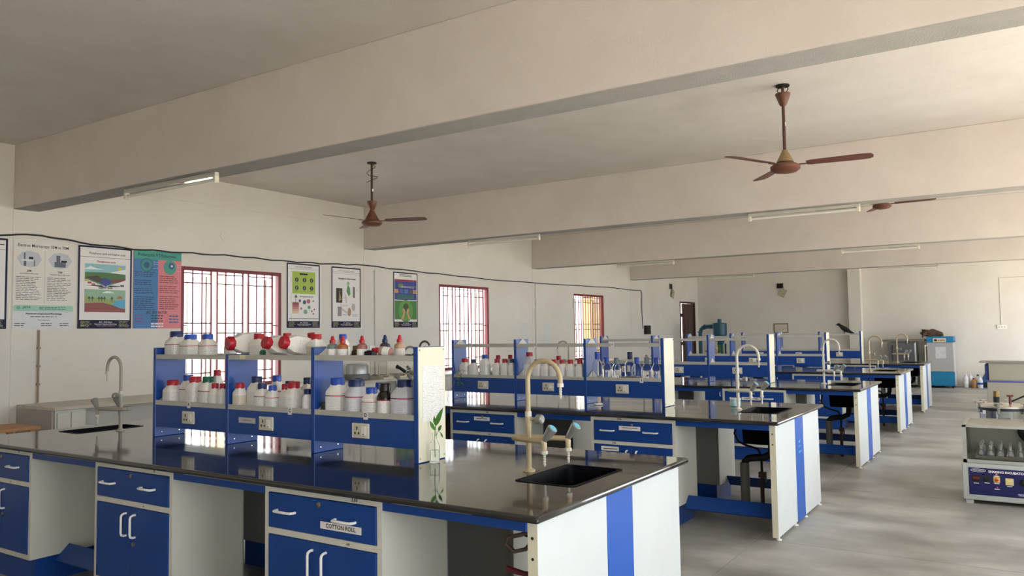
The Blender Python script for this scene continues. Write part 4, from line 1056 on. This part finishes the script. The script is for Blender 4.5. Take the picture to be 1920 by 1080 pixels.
# ================================================================ LIGHTS (off) AND FANS
M_TUBE = mat('tube_glass', 'e9e7dd', .25); M_BATTEN = mat('batten_metal', 'c9c6ba', .35)
def tube_light(label, x0, x1, y):
    L = x1 - x0
    t = thing('tube_light', label, 'light', (x0, y, ZB - .003), 0, 'unlit tube lights under the beams')
    G().box(0, L, -.02, .02, -.035, 0, .003, 1).obj('batten', M_BATTEN, t)
    for x in (.0, L - .03): G().box(x, x + .03, -.022, .022, -.085, -.03, .004, 1).obj('end_holder', M_CREAM, t)
    G().tube([(.03, 0, -.062), (L - .03, 0, -.062)], .014, 10).obj('tube', M_TUBE, t, True)
    G().box(L * .62, L - .04, -.021, .021, -.040, -.034).obj('ballast_cover', M_CHROME, t)
for lb, x0, x1, y in (('unlit tube light under the nearest beam', -6.72, -5.42, 3.97), ('unlit tube light under the second beam beyond the left fan', -6.66, -5.46, 9.10), ('unlit tube light under the second beam by the half-hidden fan', -2.62, -1.42, 9.10),
        ('unlit tube light at the window end of the third beam', -6.68, -5.50, 14.11), ('unlit tube light at the aisle end of the third beam', -2.52, -1.34, 14.11), ('unlit tube light at the window end of the farthest beam', -6.74, -5.40, 19.05), ('unlit tube light at the aisle end of the farthest beam', -2.66, -1.46, 19.05)):
    tube_light(lb, x0, x1, y)
def fan(label, x, y, hub, rot, style=0):
    t = thing('ceiling_fan', label, 'fan', (x, y, ZC), 0, 'brown ceiling fans')
    hz = hub - ZC            # middle of the hub below the ceiling
    G().lathe([(.055, -.012), (.055, 0)], 16).obj('ceiling_plate', M_DARK, t)
    G().tube([(0, 0, -.01), (0, 0, hz + .12)], .013, 10).obj('down_rod', mat('rod_brown', '4f342b', .4), t, True)
    ct_ = -.07 if style == 0 else hz + .24
    ch_ = .105
    pr = [(.016, ct_ - ch_), (.03, ct_ - ch_ + .012), (.060, ct_ - .012), (.060, ct_), (.02, ct_)]
    G().lathe(pr, 18).obj('canopy', M_FANBROWN, t, True)
    pr = [(.020, hz + .135), (.032, hz + .11), (.062, hz + .05), (.068, hz + .035), (.05, hz + .03)] if style == 0 else [(.02, hz + .145), (.03, hz + .12), (.085, hz + .02), (.085, hz + .015)]
    G().lathe(pr, 18).obj('lower_canopy', mat('canopy_tan', '8a7350', .45) if style == 0 else M_FANBROWN, t, True)
    G().lathe([(.03, hz + .035), (.09, hz + .02), (.118, hz + .0), (.118, hz - .022), (.09, hz - .045), (.03, hz - .052)], 28).obj('motor', M_FANBROWN, t, True)
    for k in range(3):
        a = rot + k * 2 * PI / 3
        R_ = Matrix.Rotation(a, 4, 'Z')
        b = G().box(.10, .19, -.016, .016, hz + .004, hz + .010, .002, 1).xf(R_).obj('blade_arm', M_FANBROWN, t)
        pts_ = [(.165, -.045), (.20, -.058), (.58, -.068), (.645, -.058), (.66, -.02), (.655, .03), (.63, .052), (.58, .058), (.20, .045), (.165, .035)]
        g = G().prism(pts_, -.002, .002).xf(R_ @ Matrix.Translation((0, 0, hz + .012)) @ Matrix.Rotation(math.radians(-9), 4, 'X'))
        g.obj('blade', M_FANBLADE, t)
    if style:
        p_ = [(0.01, 0, -.02)] + [(.05 * math.sin(k * .9) * (1 + .1 * k), .03 * math.cos(k * .9), -.03 - .018 * k) for k in range(12)] + [(-.08, 0, -.22)]
        G().tube(p_, .0035, 5).obj('loose_wire', M_BLACK, t, True)
    else:
        G().tube([(.03, 0, -.01), (.045, 0, -.04), (.02, 0, -.07)], .004, 5).tube([(-.03, .01, -.01), (-.045, 0, -.04), (-.02, 0, -.075)], .004, 5).obj('loose_wire', M_BLACK, t, True)
    G().box(.0125, .0145, -.01, .01, -.34, -.31).obj('rod_sticker', M_PAPER, t)
fan('brown ceiling fan with tangled wires nearer the window wall', -6.269, 6.679, 2.905, math.radians(23), 1)
fan('brown ceiling fan hanging over the aisle between the first two beams', -1.573, 6.544, 2.925, math.radians(5), 0)
fan('dark ceiling fan over the aisle half hidden by the second beam', -1.52, 11.5, 3.24, math.radians(-8), 0)

# ================================================================ EQUIPMENT ON THE AISLE SIDE
# shaking incubator
t = thing('shaking_incubator', 'grey shaking incubator with clear hood and navy control panel on the floor', 'incubator', (-.52, 8.25, 0))
IW, ID = .98, .72
M_INC = mat('incubator_grey', 'a9b0ab', .4, var=.05)
g = G().box(0, IW, 0, ID, .035, .36, .008)
for x in (.02, IW - .08): g.box(x, x + .06, .01, .07, 0, .04).box(x, x + .06, ID - .07, ID - .01, 0, .04)
g.obj('cabinet', M_INC, t)
fp = G().box(.05, IW - .05, -.004, .004, .085, .325, .002, 1).obj('control_panel', mat('control_navy', '161a52', .3), t)
text('brand_lettering', 'TECHNICO', .017, M_PWHITE, fp, (.125, -.0050, .302))
G().tube([(.125 + .058 * math.cos(2 * PI * k / 24), -.0045, .302 + .013 * math.sin(2 * PI * k / 24)) for k in range(25)], .0015, 4).obj('brand_oval', M_PWHITE, fp)
text('title_lettering', 'SHAKING INCUBATOR', .0275, M_PWHITE, fp, (.345, -.0050, .297), bold=.0008)
text('maker_lettering', 'TECHNICO', .022, M_PWHITE, fp, (.475, -.0050, .110), bold=.0006)
G().box(.075, .140, -.010, -.004, .20, .262, .002, 1).obj('temperature_display', M_BLACK, fp); G().box(.083, .132, -.0115, -.010, .226, .246).obj('red_digits', mat('dim_red', '6a2018', .4), fp)
G().box(.165, .215, -.009, -.004, .205, .258, .002, 1).obj('timer_display', mat('dark_display2', '14181a', .3), fp)
G().box(.240, .290, -.010, -.004, .205, .256, .002, 1).obj('switch_plate', mat('switch_yellow', 'c9ae62', .4), fp); G().lathe([(.014, 0), (.014, .012), (.008, .016)], 12).xf(Matrix.Translation((.265, -.010, .231)) @ Matrix.Rotation(PI / 2, 4, 'X')).obj('switch_knob', mat('switch_red', 'b2371f', .4), fp, True)
for z, c in ((.275, 'c98a5a'), (.165, '9a2030')): G().lathe([(.008, 0), (.008, .005), (.004, .007)], 10).xf(Matrix.Translation((.265, -.004, z)) @ Matrix.Rotation(PI / 2, 4, 'X')).obj('pilot_lamp', mat('pilot' + c, c, .3), fp, True)
G().box(.330, .392, -.010, -.004, .19, .25, .002, 1).obj('ammeter', mat('meter_cream', 'cdbd84', .35), fp); G().lathe([(.03, 0), (.03, .01), (.012, .02)], 16).xf(Matrix.Translation((.465, -.004, .22)) @ Matrix.Rotation(PI / 2, 4, 'X')).obj('speed_dial', M_BLACK, fp, True)
for x, z in ((.107, .188), (.19, .196), (.265, .262), (.265, .197), (.265, .148), (.361, .18)): G().box(x - .02, x + .02, -.0048, -.004, z - .003, z + .003).obj('caption', M_PWHITE, fp)
# hood: clear acrylic box with grey corner posts
hz0, hz1 = .362, .70
g = G()
for x in (.012, IW - .042): g.box(x, x + .03, .03, .055, hz0, hz1).box(x, x + .03, ID - .05, ID - .02, hz0, hz1)
g.box(.012, IW - .012, .03, .055, hz0, hz0 + .03).box(.012, IW - .012, .03, .055, hz1 - .02, hz1).box(.012, IW - .012, ID - .05, ID - .02, hz1 - .02, hz1).box(.012, .04, .055, ID - .05, hz1 - .02, hz1).box(IW - .04, IW - .012, .055, ID - .05, hz1 - .02, hz1)
hd = g.obj('hood_frame', mat('hood_grey', '9b9d98', .4), t)
M_SMOKE = mat('hazy_acrylic', 'dededa', 0.10, trans=1.0, ior=1.06)
G().box(.042, IW - .042, ID - .04, ID - .034, hz0, hz1 - .02).obj('back_wall', mat('hood_back_grey', 'b4b5b0', .5), hd)
G().box(.042, IW - .042, .038, .042, hz0 + .03, hz1 - .02).obj('front_pane', M_SMOKE, hd); G().box(.02, .024, .055, ID - .05, hz0, hz1 - .02).box(IW - .024, IW - .02, .055, ID - .05, hz0, hz1 - .02).obj('side_pane', M_ACRYL, hd); G().box(.04, IW - .04, .055, ID - .05, hz1 - .008, hz1 - .003).obj('top_pane', mat('fogged_acrylic', 'd6d2c6', .35, trans=.7, ior=1.05), hd)
G().box(.10, IW - .10, .10, ID - .08, hz0 + .025, hz0 + .06, .003, 1).obj('platform', mat('platform_grey', '8c8b84', .35, metal=.4), t)
for x in (.28, .62): G().box(x, x + .10, ID - .03, ID - .005, hz1, hz1 + .012).obj('hood_hinge', mat('hinge_grey', '6f6e66', .4), hd)
G().lathe([(.12, 0), (.12, .012)], 20).xf(Matrix.Translation((.55, ID - .06, .60)) @ Matrix.Rotation(PI / 2, 4, 'X')).obj('blower', M_BLACK, t)
n = 0
for iy in range(4):
    for ix in range(10):
        x, y = .15 + ix * .075, .15 + iy * .13
        n += 1
        f = thing('conical_flask', 'clamped glass flask, %s from left in the %s row, inside the shaking incubator' % (['first', 'second', 'third', 'fourth', 'fifth', 'sixth', 'seventh', 'eighth', 'ninth', 'tenth'][ix], ['front', 'second', 'third', 'back'][iy]), 'flask', (-.52 + x, 8.25 + y, hz0 + .0605), 0, 'flasks in the shaking incubator')
        if n == 1:
            me_f = G().lathe([(.027, 0), (.030, .006), (.011, .060), (.011, .085), (.014, .090), (.010, .090), (.009, .061), (.027, .008)], 14).mesh(True); me_f.materials.append(mat('flask_glass', 'eef2f2', .08, trans=.6, ior=1.15))
            g = G()
            for k in range(4): a = PI / 4 + k * PI / 2; g.tube([(.034 * math.cos(a), .034 * math.sin(a), 0), (.033 * math.cos(a), .033 * math.sin(a), .016), (.018 * math.cos(a), .018 * math.sin(a), .050)], .0042, 5)
            g.tube(arc((0, 0, .05), .018, 0, 2 * PI, 12, 'xy'), .0042, 5)
            me_c = g.mesh(True); me_c.materials.append(M_CHROME)
        link('body', me_f, None, f); link('clamp', me_c, None, f)
# autoclave
t = thing('autoclave', 'upright stainless steel autoclave with clamped lid behind the shaking incubator', 'autoclave', (-.205, 9.72, 0))
G().lathe([(.215, .04), (.222, .05), (.222, .72)], 40).obj('shell', mat('polished_steel', 'c2c3c4', .16, metal=1.0), t, True)
G().lathe([(.235, .72), (.245, .725), (.245, .745), (.235, .75)], 40).obj('rim', mat('rim_dark', '3a3c44', .3, metal=.8), t, True)
G().lathe([(.235, .75), (.235, .765), (.20, .775), (.10, .785), (0, .788)], 40, cap1=False).obj('lid', mat('lid_steel', 'cfcac0', .3, metal=.9), t, True)
for k in range(6):
    a = k * PI / 3 + .35
    x, y = .24 * math.cos(a), .24 * math.sin(a)
    G().box(x - .014, x + .014, y - .014, y + .014, .69, .80, .004, 1).tube([(x - .04, y, .80), (x + .04, y, .80)], .009, 6).obj('clamp', M_CHROME, t)
G().tube([(-.06, -.10, .77), (-.06, -.10, .86)], [.026, .030], 12).obj('valve_grip', M_BLACK, t, True); G().tube([(-.06, -.10, .86), (-.06, -.10, .92)], [.028, .026], 12).obj('brass_valve', mat('brass', '8a6f45', .4, metal=.8), t, True)
G().tube([(.06, -.06, .78), (.06, -.06, .87)], .012, 8).tube([(.03, -.06, .87), (.09, -.06, .87)], .010, 8).obj('safety_valve', mat('maroon_valve', '6a3038', .4), t, True)
G().tube([(.05, .08, .79), (.18, .06, .86), (.42, .02, 1.0)], .008, 6).obj('lid_lever', M_RUBBER, t, True)
G().faces([(-.2235 * math.cos(a), -.2235 * math.sin(a), z) for z in (.58, .68) for a in (.35, .5, .65, .8)], [(0, 1, 5, 4), (1, 2, 6, 5), (2, 3, 7, 6)]).obj('maker_label', lined('label_blue', 'c9cbe0', '5a5fa0', 20), t)
for k in range(3):
    a = k * 2 * PI / 3
    G().box(.19 * math.cos(a) - .02, .19 * math.cos(a) + .02, .19 * math.sin(a) - .02, .19 * math.sin(a) + .02, 0, .045).obj('foot', M_BLACK, t)
# two-tier grey cabinet behind
t = thing('laminar_cabinet', 'grey two-tier cabinet with blue stripe at the right edge near the back', 'cabinet', (-.60, 17.0, 0))
M_KH = mat('khaki_grey_paint', 'a5a294', .5, var=.06)
G().box(0, 1.5, 0, .8, .05, .585, .006, 1).obj('lower_cabinet', M_KH, t); G().box(.03, 1.5, .04, .76, .585, .915, .006, 1).obj('upper_cabinet', M_KH, t)
G().box(-.004, 1.5, -.006, 0, .555, .58).obj('blue_stripe', mat('violet_blue', '4a4f9a', .4), t); G().box(-.03, .03, .06, .70, .60, .88, .004, 1).obj('side_cover', mat('deep_blue', '26306f', .4), t)
G().box(-.12, 1.5, -.02, .80, .915, .925).obj('top_sheet', mat('dull_sheet', '7f7d74', .5), t); G().box(.66, .74, -.01, .0, .80, .86).obj('gauge', M_BLACK, t)
for x in (.05, 1.4): G().box(x, x + .06, .05, .11, 0, .05).obj('foot', M_BLACK, t)
# incubator against the back wall
t = thing('upright_incubator', 'tall blue and grey upright incubator with a paper on its door, back wall', 'incubator', (-2.14, 23.20, 0))
FW = .62
M_TEAL = mat('cyan_blue_paint', '1f7fb0', .4)
G().box(0, FW, 0, .66, .06, 1.22, .006, 1).obj('cabinet', mat('cool_grey_paint', 'b4b5b8', .4), t); G().box(.0, FW, -.012, .66, 1.18, 1.335, .006, 1).obj('top_band', M_TEAL, t); G().box(.0, FW, -.014, 0, .06, .42, .004, 1).obj('base_band', M_TEAL, t)
dr_ = G().box(.01, FW - .01, -.035, -.002, .43, 1.165, .006, 1).obj('door', mat('door_grey', 'aeb0b2', .4), t)
G().box(-.05, -.025, -.06, -.03, .66, 1.12, .006, 1).box(-.05, .03, -.055, -.035, .66, .70).box(-.05, .03, -.055, -.035, 1.08, 1.12).obj('handle', M_CREAM, dr_); G().box(.20, .44, -.037, -.035, .77, 1.07).obj('paper', lined('door_print', 'd9dade', '9a9ca4', 14), dr_)
cp = G().box(.15, .45, -.022, -.012, 1.19, 1.29, .003, 1).obj('control_panel', mat('panel_cream', 'd9cfae', .4), t)
G().box(.18, .24, -.026, -.022, 1.215, 1.265).obj('display', M_BLACK, cp)
for k in range(4): G().lathe([(.013, 0), (.013, .006)], 10).xf(Matrix.Translation((.28 + k * .04, -.022, 1.24)) @ Matrix.Rotation(PI / 2, 4, 'X')).obj('knob', mat('dark_red_knob', '5c1f1e', .4), cp)
for x in (.04, FW - .08):
    for y in (.04, .58): G().box(x, x + .04, y, y + .04, 0, .06).obj('foot', M_BLACK, t)
t = thing('brown_sack', 'crumpled brown sack lying on top of the upright incubator', 'sack', (-2.0, 23.5, 1.336))
b = bmesh.new(); bmesh.ops.create_icosphere(b, subdivisions=3, radius=1)
for v in b.verts:
    k = 1 + .12 * math.sin(5 * v.co.x + 3 * v.co.y) + .08 * math.sin(9 * v.co.z + 4 * v.co.x)
    v.co = Vector((v.co.x * .27 * k, v.co.y * .16 * k, max(0, (v.co.z + .55) * .10 * k * (1.15 - .45 * v.co.x))))
G().merge(b).obj('cloth', mat('brown_cloth', '5e4638', .85, var=.2, vscale=20), t, True); G().tube([(-.16, -.1, .10), (-.22, -.24, .02), (-.24, -.26, -.02)], [.05, .03, .015], 8).obj('flap', mat('brown_cloth', '5e4638'), t, True)
# steel cabinet
t = thing('steel_cabinet', 'stainless steel cabinet with wide flat top left of the upright incubator', 'cabinet', (-3.04, 23.05, 0))
G().box(0, .66, 0, .62, .08, 1.20, .005, 1).obj('body', mat('brushed_steel', '9b9c9b', .3, metal=.9), t); G().box(-.14, .84, -.10, .72, 1.215, 1.262, .006, 1).obj('top', mat('brown_grey_top', '7b7468', .5), t); dd = G().box(.06, .64, -.02, 0, .12, 1.17, .004, 1).obj('door', M_STEEL, t); G().box(.09, .12, -.045, -.02, .70, 1.12, .004, 1).obj('handle', M_BLACK, dd)
G().box(.05, .60, .05, .57, 0, .08).obj('base', M_BLACK, t)
# floor bottles by the back wall
def floor_bottle(label, x, y, h, w, body, cap, band=None):
    t = thing('floor_bottle', label, 'bottle', (x, y, 0), 0, 'bottles on the floor by the back wall')
    r = w / 2
    G().lathe([(r * .9, 0), (r, .01), (r, h * .62), (r * .75, h * .76), (r * .35, h * .86), (r * .35, h * .88)], 18).obj('body', body, t, True); G().lathe([(r * .42, h * .87), (r * .42, h * .98), (r * .2, h)], 16).obj('cap', cap, t, True)
    if band: G().lathe([(r * 1.01, h * .30), (r * 1.01, h * .46)], 18, cap0=False, cap1=False).obj('label', band, t, True)
WJ = mat('white_jug', 'd3d8dc', .4)
floor_bottle('white plastic bottle, leftmost on the floor by the back wall', -1.30, 23.55, .36, .12, WJ, WJ, LABELS[0])
floor_bottle('white plastic bottle second from left on the floor by the back wall', -1.20, 23.68, .36, .12, WJ, WJ)
floor_bottle('tan bottle in the middle of the floor bottles by the back wall', -1.125, 23.52, .26, .14, mat('tan_bottle', 'a67a55', .4), mat('tan_bottle_cap', '7b4a3a', .4))
floor_bottle('pale bottle behind the tan one on the floor by the back wall', -1.04, 23.72, .34, .13, mat('pale_jug', 'c9c6b6', .4), CAPS['navy'])
floor_bottle('white bottle with blue band right of the tan one on the floor', -.985, 23.50, .31, .13, WJ, WJ, M_STRIPE)
t = thing('blue_can', 'squat blue jerrycan with handle on the floor by the back wall', 'can', (-.80, 23.66, 0))
G().lathe([(.135, 0), (.14, .01), (.14, .26), (.10, .34), (.04, .37), (.04, .40)], 20).obj('body', mat('blue_can', '2c6aa8', .4), t, True); G().lathe([(.142, .02), (.142, .15)], 20, cap0=False, cap1=False).obj('lower_band', mat('dark_can', '20343c', .5), t, True); G().tube([(-.08, 0, .33), (-.06, 0, .41), (.06, 0, .41), (.08, 0, .33)], .012, 8).obj('handle', mat('blue_can', '2c6aa8'), t, True)
# teal machine at the far left
t = thing('teal_grinder', 'dark teal pulverizer with cyclone drum and elbow pipe near the far door', 'machine', (-7.26, 22.0, 0))
M_TG = mat('dark_teal_paint', '1e4f66', .4)
G().lathe([(.085, 1.16), (.19, 1.44), (.20, 1.45), (.20, 1.775), (.19, 1.785), (.06, 1.80)], 28).obj('drum', M_TG, t, True); G().tube([(0, 0, 1.79), (0, 0, 1.905)], .055, 16).obj('outlet_neck', M_TG, t, True)
G().tube([(-.12, 0, 1.69), (-.42, 0, 1.685)], [.065, .055], 14).obj('duct', M_TG, t, True); G().tube([(-.40, 0, 1.685), (-.48, 0, 1.67), (-.55, 0, 1.61), (-.575, 0, 1.52), (-.58, 0, 1.30), (-.58, 0, .70)], .055, 14).obj('elbow_pipe', M_TG, t, True)
G().lathe([(.075, -.015), (.075, .015)], 16).xf(Matrix.Translation((-.44, 0, 1.68)) @ Matrix.Rotation(PI / 2, 4, 'Y')).lathe([(.085, 1.53), (.085, 1.55)], 16, (-.577, 0, 0)).obj('flange', M_TG, t, True)
G().box(-.72, -.42, -.20, .20, .35, .72, .01).obj('mill_housing', M_TG, t)
g = G()
for x in (-.70, -.46, .10): 
    for y in (-.17, .17): g.box(x - .02, x + .02, y - .02, y + .02, 0, .36 if x < 0 else 1.2)
g.box(-.70, .12, -.02, .02, .30, .34).obj('stand', M_TG, t)
G().lathe([(.075, .60), (.10, .65), (.09, 1.17)], 16).obj('collecting_sock', mat('green_cloth', '5f8a4a', .9, var=.3, vscale=12), t, True)
# grey bucket under the farthest bench
t = thing('waste_bin', 'beige plastic bucket standing behind the fourth bench under the farthest one', 'bucket', (-2.0, 16.95, .0))
G().lathe([(.11, 0), (.14, .30), (.146, .31), (.146, .32), (.135, .32), (.106, .01)], 20).obj('pail', mat('beige_plastic', 'b0a48e', .5), t, True); G().tube(arc((0, 0, .30), .14, .2, PI - .2, 10), .004, 6).obj('bail', M_CHROME, t, True)
